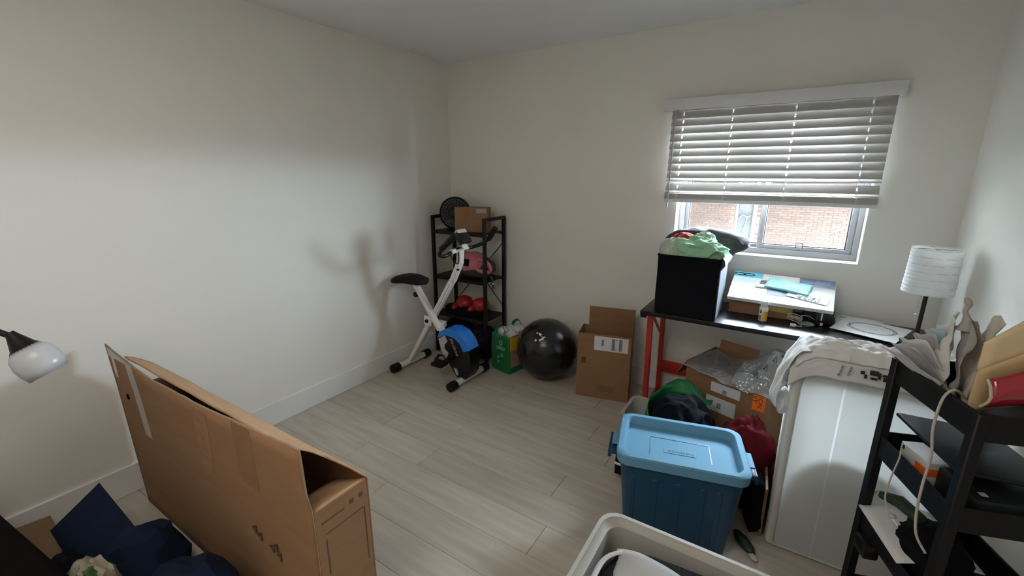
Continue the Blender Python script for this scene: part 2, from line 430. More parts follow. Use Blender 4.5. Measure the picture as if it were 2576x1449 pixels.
for xx in (1.955, 2.235, 2.555, 2.895):
    b_ = B(); b_.tube([(xx, YB-0.031, 1.94), (xx, YB-0.031, 1.50), (xx+.004, YB-0.034, 1.43), (xx, YB-0.028, 1.39)], 0.0011, 5)
    b_.tube([(xx, YB+0.031, 1.94), (xx, YB+0.031, 1.39)], 0.0011, 5)
    b_.tube([(xx-.01, YB-.03, 1.428), (xx+.012, YB-.045, 1.412), (xx-.004, YB-.05, 1.398), (xx+.02, YB-.04, 1.42)], 0.001, 5)
    part('ladder_cord', b_, M_cord, bl)
part('tilt_wand', B().tube([(1.915, -0.09, 1.94), (1.912, -0.09, 1.345)], 0.0045, 6), mat('wand_acrylic', (0.42, 0.40, 0.38), 0.3), bl)

# ------------------------------------------------------------------ house across the way
nh = thing('neighbour_house', 'red brick house with a narrow curtained window, seen outside through the room window', 'building', (2, 12.1, -3.0))
YN = 12.0
NWX0, NWX1 = 1.13, 1.70     # its window, seen in the left pane
hb = B()
for (a0, a1, b0, b1) in ((-16, NWX0, -3, 5.4), (NWX1, 5.2, -3, 5.4), (NWX0, NWX1, -3, -1.0), (NWX0, NWX1, 1.5, 5.4)):
    hb.box(a0, a1, YN+0.012, YN+0.3, b0, b1)
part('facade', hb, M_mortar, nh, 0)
part('facade_sky_block', B().box(-16, 5.2, YN-3.2, YN+.01, 1.5, 1.7), mat('sky_block_grey', (0.35, 0.33, 0.30), 0.9), nh, 0)  # added unseen roof slab, keeps sky light off the bricks
part('roof', B().prism([(-16.3, YN-.3, 5.4), (-16.3, YN+5, 7.2), (-16.3, YN+5, 5.4)], (21.8, 0, 0)), mat('roof_shingle', (0.12, 0.12, 0.12), 0.9), nh, 0)
wf = B()
wf.box(NWX0, NWX0+0.07, YN-.01, YN+.1, -1, 1.5).box(NWX1-0.10, NWX1, YN-.01, YN+.1, -1, 1.5)
wf.box(NWX0, NWX1, YN-.01, YN+.1, -1.0, -0.93).box(NWX0, NWX1, YN-.01, YN+.1, 1.43, 1.5)
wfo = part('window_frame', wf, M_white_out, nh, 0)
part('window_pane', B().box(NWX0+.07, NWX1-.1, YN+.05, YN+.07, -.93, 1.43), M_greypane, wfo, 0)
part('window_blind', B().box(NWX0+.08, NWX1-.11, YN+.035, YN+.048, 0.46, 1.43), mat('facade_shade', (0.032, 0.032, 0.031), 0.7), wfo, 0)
cu = B()
cu.tube(smoothpath([(1.24, YN+.03, .28), (1.34, YN+.03, .36), (1.46, YN+.03, .30), (1.55, YN+.03, .36)]), 0.018, 6)
cu.tube(smoothpath([(1.46, YN+.03, .32), (1.40, YN+.03, -.05), (1.30, YN+.03, -.45)]), 0.014, 6)
part('curtain_tieback', cu, M_white_out, wfo)
me_b = {}
def brick_mesh(L):
    if L not in me_b:
        me_b[L] = bpy.data.meshes.new('brick'); finish(me_b[L], B().box(0, L, -0.004, 0.013, 0, 0.054, 0.003, 1), M_brick, 0)
    return me_b[L]
PITCH = 0.0671; nb = 0; rest = B()
bricks = []
for i in range(-44, 76):
    z0 = 0.214-0.027+i*PITCH
    header = (i % 7 == 0)
    L = 0.098 if header else 0.203; st = L+0.012
    x = -15.9 + (0 if header else (0.1075 if i % 2 else 0))
    while x < 5.1:
        if not (x+L > NWX0-0.005 and x < NWX1+0.005 and -1.0 < z0+.03 < 1.5):
            vis = (z0 > -0.56 and z0 < 0.80 and ((1.69 < x+L and x < 4.16) or (-0.42 < x+L and x < NWX0 and z0 > -0.30)))
            bricks.append((not vis, abs(z0-0.1), x, z0, L))
        x += st
bricks.sort()
for k, (nv, dz, x, z0, L) in enumerate(bricks):
    if not nv and nb < 300:
        o = bpy.data.objects.new('brick', brick_mesh(L)); COL.objects.link(o); o.parent = nh
        o.location = V((x, YN, z0)) - V(nh.location); nb += 1
    else:
        v0 = [rest.b.verts.new((xx, yy, zz)) for yy in (YN-.004, YN+.013) for (xx, zz) in ((x, z0), (x+L, z0), (x+L, z0+.054), (x, z0+.054))]
        for idx in ((0, 1, 2, 3), (0, 4, 5, 1), (1, 5, 6, 2), (2, 6, 7, 3), (3, 7, 4, 0)): rest.b.faces.new([v0[t] for t in idx])
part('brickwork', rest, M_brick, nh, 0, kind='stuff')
gr = struct('trim_1', B().box(-30, 30, 0.6, 40, -3.1, -3.0), mat('outside_paving', (0.28, 0.27, 0.25), 0.9))
gr.name = 'ground'
ow = B()
ow.box(-14, 0.7, 0.2, 3.0, -3, 4.2).box(-14, -0.25, -8, 0.2, -3, 4.2).box(XR+0.25, 9, -8, 0.2, -3, 4.2).box(-0.25, XR+0.25, -8, 0.2, HC+.2, 4.2).box(-0.25, XR+0.25, -8, 0.2, -3, -.2).box(-0.25, XR+0.25, -8, YF-.25, -.2, HC+.2)  # unseen building mass and an added wing, placed to block sky light
struct('wall_outer_sky_block', ow, mat('outer_stucco', (0.26, 0.255, 0.245), 0.9, 0.1, 10))
struct('eave_sky_block', B().box(0.7, 9, 0.2, 1.25, 2.42, 2.52), M_trim)      # added unseen eave, blocks steep skylight above the window
# added fill lamp, unseen on the ceiling behind the camera
cl = thing('fill_lamp', 'added unseen flat square fill lamp behind the camera position', 'lamp', (1.75, -3.25, HC))
part('fill_lamp_frame', B().box(1.27, 2.23, -3.73, -2.77, HC-.03, HC-.001), M_trim, cl)
area('fill_lamp_light', (1.75, -3.25, HC-.034), (0, 0, 0), .9, .9, 12, (1, .94, .86))

# ------------------------------------------------------------------ metal shelf in the corner
SX0, SX1, SY0, SY1 = 0.048, 0.61, -0.335, -0.035
sh = thing('shelf_unit', 'black metal four-tier shelf unit standing in the room corner', 'shelf', (0.33, -0.19, 0))
pw = 0.026
for sx in (SX0, SX1-pw):
    for sy in (SY0, SY1-pw):
        part('post', B().box(sx, sx+pw, sy, sy+pw, 0, 1.215, 0.003), M_black, sh)
    part('top_rail', B().box(sx, sx+pw, SY0+pw, SY1-pw, 1.189, 1.215, 0.002), M_black, sh)
for z in (1.09, 0.70, 0.37, 0.06):
    b_ = B().box(SX0+.004, SX1-.004, SY0+.004, SY1-.004, z-0.006, z, 0.001)
    b_.box(SX0+pw, SX1-pw, SY0+.002, SY0+.018, z-.024, z-.004).box(SX0+pw, SX1-pw, SY1-.018, SY1-.002, z-.024, z-.004)
    part('shelf', b_, M_black, sh)
for a, c in (((SX0+.02, 1.0), (SX1-.02, 0.42)), ((SX0+.02, 0.42), (SX1-.02, 1.0))):
    part('cross_brace', B().tube([(a[0], SY1-.004, a[1]), (c[0], SY1-.004, c[1])], 0.0035, 6), M_black, sh)
# desk fan (drum) on top
fc = V((0.225, -0.215, 1.237)); fr = 0.132
fan = thing('desk_fan', 'round black desk fan on top of the corner shelf', 'fan', (fc.x, fc.y, 1.09))
fd = V((0.45, -0.89, 0.06)).normalized()
TF = frame(fc, V((0.89, 0.45, 0)), V((0, 0, 1))); # local z = x cross y
if TF.col[2].to_3d().dot(fd) < 0: TF = frame(fc, V((-0.89, -0.45, 0)), V((0, 0, 1)))
part('housing', B().lathe([(fr*.5, -0.06), (fr*.92, -0.045), (fr, -0.01), (fr, 0.028), (fr*.96, 0.036), (fr*.93, 0.03)], n=36, T=TF, cap=True), M_blackgl, fan)
g = B()
for k in range(5): g.tube(arc((0, 0, 0.030+.004*(4-k)/4), fr*(.26+.16*k), fr*(.26+.16*k), 0, 345, 23, (1, 0, 0), (0, 1, 0)), 0.0022, 5, closed=True)
for k in range(28):
    a = 2*pi*k/28; g.tube([(fr*.2*cos(a), fr*.2*sin(a), 0.036), (fr*.93*cos(a+.5), fr*.93*sin(a+.5), 0.031)], 0.0016, 4)
bmesh.ops.transform(g.b, matrix=TF, verts=g.b.verts)
part('grille', g, M_blackgl, fan)
part('hub_badge', B().lathe([(0.0, .036), (.03, .036), (.032, .042), (.024, .046), (0, .046)], n=20, T=TF, cap=False), M_blackpl, fan)
st_ = B().tube(arc(fc, fr+.007, fr+.007, 200, 340, 14, TF.col[0].to_3d(), (0, 0, 1)), 0.006, 8)
st_.lathe([(.075, 1.0905), (.078, 1.096), (.07, 1.104), (.03, 1.108)], c=(fc.x, fc.y, 0), n=24)
part('stand', st_, M_blackpl, fan)
# cardboard carton on top shelf
def carton(name, label, T, w, d, h, m, labels=(), flaps=()):
    """closed or open box in frame T: x width, y depth (front y=0 goes to +y), z up, panels as parts"""
    t = 0.004
    o = thing(name, label, 'box', T.translation)
    def pn(nm, x0, x1, y0, y1, z0, z1, mm=m): return part(nm, B().box(x0, x1, y0, y1, z0, z1, 0.0012, 1, T), mm, o)
    pn('front_panel', 0, w, 0, t, 0, h); pn('back_panel', 0, w, d-t, d, 0, h)
    pn('side_panel', 0, t, t, d-t, 0, h); pn('side_panel', w-t, w, t, d-t, 0, h); pn('bottom_panel', t, w-t, t, d-t, 0, t)
    return o, pn
T1 = frame((0.283, -0.30, 1.091), (0.965, 0.26, 0), (-0.26, 0.965, 0))
c1, pn = carton('cardboard_box', 'small brown cardboard box on top of the corner shelf beside the fan', T1, 0.285, 0.085, 0.195, M_card)
pn('top_flap', 0, .14, 0, .085, .195, .199); 
part('top_flap', B().box(0.142, 0.285, 0, 0.085, 0.195, 0.199, T=T1), M_card, c1)
part('tape', B().box(0.19, 0.28, -0.0012, 0, 0.155, 0.19, T=T1), M_liner, c1)
part('seam', B().box(0.1395, 0.1425, -0.0008, 0.001, 0.0, 0.195, T=T1), M_cardedge, c1)
# pink bag on second shelf
pb = thing('pink_bag', 'pink and grey padded carry bag on the second shelf', 'bag', (0.40, -0.20, 0.70))
part('body', B().heap((0.40, -0.20, 0.80), (0.20, 0.098, 0.105), 3, 0.10, 1.2, 0.7015), M_greyfab, pb, 60)
part('pink_panel', B().heap((0.40, -0.215, 0.825), (0.165, 0.098, 0.095), 5, 0.06, 1.1, 0.73), M_pink, pb, 60)
part('window_patch', B().box(-.025, .025, -.004, .004, -.03, .03, 0.004, 2, frame((0.405, -0.316, 0.845), (0.97, 0.2, -.12), (-.2, .97, 0))), M_blkfab, pb)
part('window_patch', B().box(-.02, .02, -.004, .004, -.025, .025, 0.004, 2, frame((0.315, -0.302, 0.86), (0.97, -0.2, -.1), (.2, .97, 0))), M_blkfab, pb)
part('handle_loop', B().tube(smoothpath([(0.50, -0.285, 0.88), (0.59, -0.285, 0.86), (0.615, -0.27, 0.80), (0.58, -0.275, 0.775), (0.50, -0.285, 0.79), (0.49, -0.285, 0.84), (0.50, -0.285, 0.88)]), 0.016, 8), M_pink, pb)
part('strap', B().tube(smoothpath([(0.575, -0.27, 0.745), (0.622, -0.27, 0.74), (0.645, -0.28, 0.70), (0.648, -0.28, 0.65)]), 0.010, 6, flat=0.4), M_greyfab, pb)
part('buckle', B().box(0.632, 0.664, -0.292, -0.274, 0.685, 0.70, 0.003), M_chrome, pb)
# red gloves + dark stuff on third shelf
for k, (x, y) in enumerate(((0.30, -0.22), (0.46, -0.20))):
    gl = thing('boxing_glove', 'red padded boxing glove on the third shelf, %s' % ('behind the bike post' if k == 0 else 'nearer the right post'), 'glove', (x, y, 0.37), group='gloves on the corner shelf')
    part('mitt', B().heap((x, y, 0.465), (0.075, 0.07, 0.062), 11+k, 0.07, 1.0, 0.3715), M_redgl, gl, 60)
    part('thumb', B().heap((x-.06, y-.05, 0.43), (0.03, 0.045, 0.03), 14+k, 0.05, 1.0, 0.3715), M_redgl, gl, 60)
    part('cuff', B().lathe([(.045, 0), (.05, .01), (.048, .055), (.042, .06)], c=(x+.0, y+.03, 0.3715), n=16), M_dusky, gl)
bx = single('storage_pouch', B().heap((0.30, -0.215, 0.395), (0.20, 0.105, 0.055), 19, 0.12, 1.3, 0.3715), M_blkfab, 'flat black pouch lying under the red gloves', 'pouch', (0.30, -0.215, 0.3715), 60)
single('gym_bag', B().heap((0.22, -0.19, 0.16), (0.15, 0.125, 0.15), 22, 0.16, 1.3, 0.0615), M_blkfab, 'dark gym bag on the lowest shelf behind the bike', 'bag', (0.22, -0.19, 0.0615), 60)
single('purple_bag', B().heap((0.47, -0.19, 0.15), (0.105, 0.12, 0.12), 23, 0.14, 1.3, 0.0615), M_purple, 'dark purple cloth bag on the lowest shelf by the green bag', 'bag', (0.47, -0.19, 0.0615), 60)

# ------------------------------------------------------------------ exercise bike
YK = -0.69
bk = thing('exercise_bike', 'white folding X-frame exercise bike with black seat and blue flywheel cover', 'exercise bike', (0.37, YK, 0))
def foot(x, y0, y1, lab=None):
    part('foot_tube', B().tube([(x, y0, 0.036), (x, y1, 0.036)], 0.025, 14), M_whmetal, bk)
    for a, b_ in ((y0-.055, y0+.012), (y1-.012, y1+.055)):
        part('foot_cap', B().tube([(x, a, 0.036), (x, (a+b_)/2, .036), (x, b_, 0.036)], [0.034, 0.0355, 0.033], 16), M_rubber, bk)
foot(0.080, -0.83, -0.52); foot(0.672, -0.83, -0.48)
part('main_post', B().beam((0.092, YK, 0.05), (0.575, YK, 0.80), 0.038, 0.052, (0, 1, 0), 0.006).beam((0.57, YK, 0.785), (0.648, YK, 0.94), 0.038, 0.052, (0, 1, 0), 0.006).beam((0.645, YK, 0.925), (0.650, YK, 1.03), 0.038, 0.05, (0, 1, 0), 0.006), M_whmetal, bk)
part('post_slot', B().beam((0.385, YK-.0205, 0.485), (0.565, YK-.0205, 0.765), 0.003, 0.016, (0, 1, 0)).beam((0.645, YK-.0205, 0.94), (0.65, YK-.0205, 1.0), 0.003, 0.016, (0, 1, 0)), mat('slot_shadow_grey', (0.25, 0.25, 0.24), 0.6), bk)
part('seat_post', B().beam((0.235, YK-.045, 0.73), (0.47, YK-.045, 0.40), 0.034, 0.046, (0, 1, 0), 0.005), M_whmetal, bk)
part('front_fork', B().beam((0.47, YK-.045, 0.42), (0.56, YK-.0, 0.27), 0.034, 0.046, (0, 1, 0), 0.005).beam((0.60, YK, 0.2), (0.672, YK, 0.05), 0.03, 0.04, (0, 1, 0), 0.004), M_whmetal, bk)
part('pivot_bracket', B().box(0.335, 0.405, YK-.077, YK-.063, 0.425, 0.50, 0.003).box(0.40, 0.47, YK-.03, YK+.03, 0.405, 0.45, 0.003), M_whmetal, bk)
part('pivot_bolt', B().tube([(0.368, YK-.088, 0.462), (0.368, YK-.02, 0.462)], 0.014, 12), M_rubber, bk)
part('adjust_knob', B().heap((0.238, YK-.050, 0.645), (0.022, 0.02, 0.020), 2, 0.1, 2.0, sub=3).tube([(0.24, YK-.05, .648), (0.29, YK-.046, .655)], .008, 8), M_blackpl, bk)
part('bolt', B().tube([(0.642, YK-.03, 0.885), (0.642, YK-.015, 0.885)], 0.008, 10), M_rubber, bk)
# seat
s_ = B(); sec = []
for k in range(13):
    t = k/12; x = 0.02+t*0.31
    wdt = 0.095*(1-t)**0.35*(0.95) + 0.028 if t > .25 else 0.105*sqrt(max(0.06, t/.25*(2-t/.25)))+0.015
    hgt = 0.030+0.012*sin(pi*t)
    zc = 0.735+0.022*t+0.012*sin(pi*min(1, t*1.2))
    sec.append([V((x, YK-.03+wdt*cos(a), zc+hgt*sin(a)*(1.0 if sin(a) > 0 else .8))) for a in [2*pi*j/16 for j in range(16)]])
s_.rings(sec); part('seat', s_, M_rubber, bk, 60)
# flywheel housing: outline in x,z extruded in y
def outline(pts, y0, y1, name, m, sm=50):
    part(name, B().prism([(x, y0, z) for x, z in pts], (0, y1-y0, 0)), m, bk, sm)
shell = [(0.452, 0.335), (0.475, 0.385), (0.53, 0.415), (0.60, 0.425), (0.67, 0.40), (0.72, 0.345), (0.752, 0.27), (0.765, 0.19), (0.755, 0.115), (0.72, 0.06), (0.67, 0.045), (0.62, 0.06), (0.58, 0.11), (0.53, 0.17), (0.49, 0.24)]
outline(shell, YK-.055, YK+.055, 'flywheel_housing', M_blackpl)
outline([(0.450, 0.338), (0.473, 0.390), (0.53, 0.422), (0.60, 0.432), (0.675, 0.407), (0.728, 0.35), (0.752, 0.295), (0.70, 0.275), (0.668, 0.335), (0.61, 0.372), (0.53, 0.375), (0.485, 0.352)], YK-.062, YK+.062, 'blue_cover', M_blue)
outline([(0.458, 0.33), (0.525, 0.37), (0.548, 0.325), (0.522, 0.30), (0.515, 0.262), (0.555, 0.232), (0.535, 0.19), (0.515, 0.185), (0.485, 0.24)], YK-.059, YK-.05, 'grey_panel', M_greypl)
outline([(0.60, 0.125), (0.632, 0.122), (0.645, 0.075), (0.625, 0.07)], YK-.059, YK-.05, 'grey_panel', M_greypl)
lettering('pooboo', 0.044, frame((0.572, YK-.0565, 0.352), (0.40, 0, -0.92), (0.92, 0, 0.40)), M_greypl, bk)
part('crank', B().beam((0.60, YK-.065, 0.235), (0.52, YK-.075, 0.165), 0.012, 0.022, (0, 1, 0), 0.003).tube([(0.60, YK-.08, 0.235), (0.60, YK+.08, 0.235)], 0.02, 10).beam((0.60, YK+.065, 0.235), (0.68, YK+.075, 0.305), 0.012, 0.022, (0, 1, 0), 0.003), M_rubber, bk)
for sgn, cx, cz in ((-1, 0.52, 0.165), (1, 0.68, 0.305)):
    yp = YK+sgn*0.125
    part('pedal', B().box(cx-.05, cx+.05, yp-.045, yp+.045, cz-.014, cz+.014, 0.006), M_rubber, bk)
    part('pedal_strap', B().tube([(cx+.02, yp-.05, cz), (cx+.005, yp-.045, cz+.05), (cx, yp, cz+.07), (cx+.005, yp+.045, cz+.05), (cx+.02, yp+.05, cz)], 0.012, 6, flat=.3), M_rubber, bk)
# handlebar and console
part('handlebar', B().tube(smoothpath([(0.78, YK-.20, 1.165), (0.70, YK-.215, 1.10), (0.63, YK-.20, 1.02), (0.625, YK-.13, 1.0), (0.645, YK-.05, 1.03), (0.652, YK+.05, 1.035), (0.66, YK+.12, 1.03), (0.72, YK+.19, 1.06), (0.78, YK+.205, 1.12), (0.82, YK+.20, 1.175)]), 0.0135, 10), M_blackpl, bk)
part('handlebar_clamp', B().tube([(0.640, YK-.09, 1.022), (0.652, YK+.07, 1.037)], 0.018, 12), M_whmetal, bk)
for a, c in (((0.78, YK-.20, 1.165), (0.66, YK-.213, 1.06)), ((0.82, YK+.20, 1.175), (0.755, YK+.20, 1.085))):
    part('grip', B().tube([a, V(a)*.5+V(c)*.5, c], [0.019, 0.021, 0.019], 10), M_rubber, bk)
TC = frame((0.70, YK, 1.10), (0, 1, 0), (-0.62, 0, 0.78))
part('console_bracket', B().box(-.03, .03, -.055, .0, -.035, -.029, 0.002, 1, TC), M_whmetal, bk)
part('console', B().box(-.055, .055, -.02, .07, -.028, .012, 0.008, 2, TC), M_blackpl, bk)
part('console_top', B().box(-.05, .05, .055, .085, -.02, .016, 0.006, 2, TC), M_greypl, bk)
part('cable', B().tube(smoothpath([(0.60, YK-.06, 1.02), (0.615, YK-.05, 0.965), (0.645, YK-.035, 0.93), (0.66, YK-.03, 0.96), (0.655, YK-.03, 1.02)]), 0.003, 6), M_rubber, bk)

# ------------------------------------------------------------------ green shopping bag (beside ball)
gb = thing('shopping_bag', 'glossy green and yellow reusable shopping bag between shelf and exercise ball', 'bag', (0.80, -0.29, 0))
TG = frame((0.690, -0.372, 0), (0.97, -0.2, 0), (0.2, 0.97, 0))
GW, GD, GH = 0.20, 0.20, 0.345
def gp(nm, x0, x1, y0, y1, z0, z1, m): return part(nm, B().box(x0, x1, y0, y1, z0, z1, T=TG), m, gb)
gsh = B()
def ringG(z, e, n=4): return [TG @ p for p in rrect(-e, GW+e, -e, GD+e, 0.012, z)]
gsh.rings([ringG(0.002, -.006), ringG(0.02, 0), ringG(0.18, .004), ringG(GH-.05, 0.0), ringG(GH-.03, -.003)], cap1=False)
part('bag_body', gsh, M_green, gb, 60, solid=0.003)
gp('yellow_panel', GW+.0055, GW+.0075, 0.005, 0.15, 0.20, 0.31, M_yellow)
part('printed_picture', B().box(GW+.0055, GW+.0078, 0.01, 0.17, 0.06, 0.199, T=TG), M_skin, gb)
gp('printed_icon', 0.075, 0.125, -.0062, -.0052, 0.22, 0.222, M_palegr)
for (cx, cz, rr) in ((0.115, 0.255, 0.019), (0.125, 0.15, 0.016), (0.085, 0.128, 0.013), (0.085, 0.09, 0.010)):
    part('printed_icon', B().lathe([(rr*.62, 0), (rr, 0), (rr, .0015), (rr*.62, .0015)], n=18, T=TG @ Matrix.Translation((cx, -.0075, cz)) @ Matrix.Rotation(radians(90), 4, 'X'), cap=False), M_palegr, gb)
for k in range(3): gp('printed_line', 0.06, 0.155, -.0062, -.0052, 0.195+k*.009, 0.199+k*.009, M_palegr)
for yy in (0.004, GD-.004):
    part('bag_handle', B().tube([TG @ V(p) for p in smoothpath([(0.05, yy, 0.30), (0.055, yy, 0.36), (0.10, yy+.01, 0.395), (0.145, yy, 0.36), (0.15, yy, 0.30)])], 0.012, 6, flat=.25), M_green, gb)
for k, (x, y, h, lab) in enumerate(((0.02, 0.03, 0.352, 'cream carton at front left'), (0.11, 0.035, 0.34, 'cream carton at front right'), (0.03, 0.115, 0.345, 'cream carton at back left'), (0.115, 0.115, 0.365, 'cream carton at back right'))):
    ct = thing('drink_carton', lab + ' inside the green and yellow shopping bag', 'carton', TG @ V((x+.035, y+.035, 0.006)), group='cartons in the green bag')
    part('body', B().box(x, x+.07, y, y+.07, 0.006, h-.03, 0.003, 1, TG), M_carton, ct)
    part('gable_top', B().prism([TG @ V(p) for p in ((x, y, h-.03), (x+.07, y, h-.03), (x+.045, y, h-.005), (x+.045, y, h), (x+.025, y, h), (x+.025, y, h-.005))], TG.to_3x3() @ V((0, .07, 0))), M_label, ct, 0)

# ------------------------------------------------------------------ exercise ball
bc = V((1.143, -0.268, 0.236)); br = 0.236
ball = thing('exercise_ball', 'large shiny black exercise ball on the floor by the back wall', 'ball', (bc.x, bc.y, 0))
b_ = B(); prof = []
for k in range(49):
    a = -pi/2+pi*k/48; e = 0.0012*(1 if k % 4 == 0 else 0)
    prof.append((max(0.0006, (br-e)*cos(a)), (br-e)*sin(a)))
TB = Matrix.Rotation(radians(28), 4, V((1, 0.4, 0)))
b_.lathe(prof, c=bc, n=64, T=TB)
part('ball_skin', b_, M_ball, ball, 80)
def on_ball(p2d, ctr_dir, up, scale):
    n_ = V(ctr_dir).normalized(); ux = V(up).cross(n_).normalized(); uy = n_.cross(ux)
    return [bc + (n_*br + ux*x*scale + uy*y*scale).normalized()*(br+.0012) for x, y in p2d]
ld = V((0.16, -0.80, 0.72))
lg = B()
for poly in ([(-1, .9), (-.62, .9), (-.62, -.9), (-1, -.9)], [(-.45, .9), (-.45, .45), (.55, -.1), (1, .15)], [(-.05, -.85), (.75, -.28), (.52, -.05), (-.25, -.5)]):
    pts = on_ball(poly, ld, (0, 0, 1), 0.040)
    lg.b.faces.new([lg.b.verts.new(p) for p in pts])
part('printed_logo', lg, M_label, ball, 0)
part('plug', B().lathe([(.006, br-.002), (.006, br+.001), (0.0005, br+.001)], c=bc, n=10, T=Matrix.Rotation(radians(100), 4, 'Y')), M_label, ball)

# ------------------------------------------------------------------ brown shipping box by the desk
T2 = frame((1.462, -0.414, 0.001), (0.357, 0.079, 0), (-0.079, 0.357, 0))
c2, pn = carton('cardboard_box', 'brown shipping box with white label standing beside the black ball', T2, 0.366, 0.20, 0.478, M_card)
pn('back_flap', 0.04, 0.366, 0.196, 0.20, 0.478, 0.62); pn('front_flap', 0.005, 0.36, 0.006, 0.010, 0.35, 0.478)
part('side_flap', B().box(0.3625, 0.366, 0.01, 0.19, 0.478, 0.57, 0.001, 1, T2 @ Matrix.Translation((0, 0, 0))), M_card, c2)
lb = part('shipping_label', B().box(0.115, 0.345, -.0012, 0, 0.365, 0.468, T=T2), M_label, c2)
for (x0, x1, z0, z1) in ((0.165, 0.182, 0.40, 0.445), (0.235, 0.256, 0.375, 0.46), (0.283, 0.306, 0.375, 0.46), (0.262, 0.272, 0.448, 0.458), (0.262, 0.266, 0.375, 0.40), (0.312, 0.335, 0.45, 0.452)):
    part('barcode', B().box(x0, x1, -.0018, -.0012, z0, z1, T=T2), M_greyprint, lb)
part('printed_mark', B().box(0.03, 0.062, -.0008, 0, 0.255, 0.30, T=T2), M_inkbrown, c2)
part('printed_mark', B().box(0.15, 0.265, -.0008, 0, 0.055, 0.10, T=T2), mat('faded_brown_ink', (0.19, 0.11, 0.065), 0.8), c2)

# ------------------------------------------------------------------ desk
DX0, DX1, DY0, DY1, DZ = 1.905, 3.30, -0.505, -0.02, 0.74
dk = thing('desk', 'black desk with red metal legs under the window', 'desk', (2.6, -0.26, 0))
part('desk_top', B().box(DX0, DX1, DY0, DY1, DZ-0.028, DZ, 0.003), M_desk, dk)
for xx in (1.955, 3.255):
    part('leg', B().beam((xx, -0.44, 0.712), (xx+.0, -0.40, 0.0), 0.04, 0.03, (1, 0, 0), 0.003), M_red, dk)
    part('leg', B().beam((xx, -0.10, 0.712), (xx, -0.06, 0.0), 0.03, 0.03, (1, 0, 0), 0.003), M_red, dk)
    part('leg_brace', B().beam((xx, -0.40, 0.70), (xx, -0.09, 0.45), 0.02, 0.008, (1, 0, 0)), M_red, dk)
    part('foot', B().box(xx-.02, xx+.02, -0.47, -0.03, 0.0, 0.03, 0.004), M_red, dk)
part('back_beam', B().box(1.97, 3.24, -0.085, -0.065, 0.185, 0.265, 0.002), M_red, dk)
part('edge_bracket', B().box(1.907, 1.94, -0.50, -0.46, 0.695, 0.712, 0.002), M_black, dk)

# hamper on the desk
hx0, hx1, hy0, hy1, hz0, hz1 = 1.985, 2.318, -0.490, -0.165, DZ+.001, 1.092
hm = thing('laundry_hamper', 'square black fabric laundry hamper on the left end of the desk', 'hamper', (2.15, -0.33, DZ))
hs = B()
def hr(z, ex, ey): return rrect(hx0-ex, hx1+ex, hy0-ey, hy1+ey, 0.012, z, 3)
hs.rings([hr(hz0, 0, 0), hr(.85, .003, .004), hr(.98, .002, .003), hr(hz1, 0.004, 0.002)], cap1=False)
part('fabric_body', hs, M_blkfab, hm, 50, solid=0.004)
part('side_panel', B().box(hx1+.0045, hx1+.0065, hy0+.012, hy1-.012, hz0+.004, hz1-.004, 0.0008, 1), M_hamperlit, hm)  # grey sheet paints the lit side of the black hamper
li = B()
li.sheet(lambda a, b_: V((hx1+.009+.016*sin(b_*pi)+.005*noise.noise(V((a*6, b_*5, 2))), hy0+.0+(hy1-hy0)*a, hz1-.055+.07*b_+.012*noise.noise(V((a*5, b_*3, 7))))), 20, 8)
part('liner', li, M_liner, hm, 60, solid=0.0015)
part('hem', B().tube(hr(hz1, .005, .003), 0.006, 6, closed=True), M_blkfab, hm)
# laundry
single('folded_blanket', B().heap((2.19, -0.175, 1.145), (0.235, 0.105, 0.085), 31, 0.10, 1.0, 1.05, 5), M_greyfab, 'rolled charcoal grey blanket at the back of the laundry hamper', 'blanket', (2.19, -0.175, 1.06), 70)
single('bed_sheet', B().heap((2.155, -0.375, 1.115), (0.165, 0.105, 0.075), 33, 0.27, 1.6, 1.05, 5, oct=4), M_mint, 'crumpled mint green bed sheet on top of the laundry hamper', 'sheet', (2.155, -0.375, 1.06), 70)
single('pillow_case', B().heap((2.035, -0.40, 1.11), (0.065, 0.085, 0.07), 35, 0.18, 1.3, 1.05, 5, oct=3), M_mint2, 'pale mint pillow case at the left rim of the laundry hamper', 'pillow case', (2.035, -0.40, 1.06), 70)
single('rolled_towel', B().heap((2.195, -0.29, 1.165), (0.062, 0.06, 0.05), 36, 0.22, 2.4, 1.08, 5, oct=3), M_mint2, 'pale striped rolled cloth behind the mint green sheet', 'towel', (2.195, -0.29, 1.09), 70)
single('red_shirt', B().heap((2.085, -0.325, 1.14), (0.08, 0.095, 0.065), 38, 0.22, 1.4, 1.05, 5, oct=3), M_redfab, 'crumpled red shirt among the laundry in the hamper', 'shirt', (2.085, -0.325, 1.06), 70)

# small cardboard box below the board
T3 = frame((2.365, -0.235, DZ+.001), (1, 0.01, 0), (-.01, 1, 0))
c3, pn = carton('cardboard_box', 'low brown cardboard box under the tilted white board on the desk', T3, 0.335, 0.10, 0.085, M_card)
part('top_flap', B().box(0.0, 0.335, 0, 0.10, 0.085, 0.088, T=T3), M_card, c3)
part('tape', B().box(0.16, 0.20, -.0012, 0, 0.005, 0.085, T=T3), M_tape, c3)
part('tape', B().sheet(lambda a, b_: T3 @ V((0.17+0.155*a, -.002-.004*abs(noise.noise(V((a*8, b_*4, 1)))), 0.045+.04*b_-.012*a)), 12, 5), mat('yellow_clear_tape', (0.45, 0.36, 0.10), 0.15), c3)
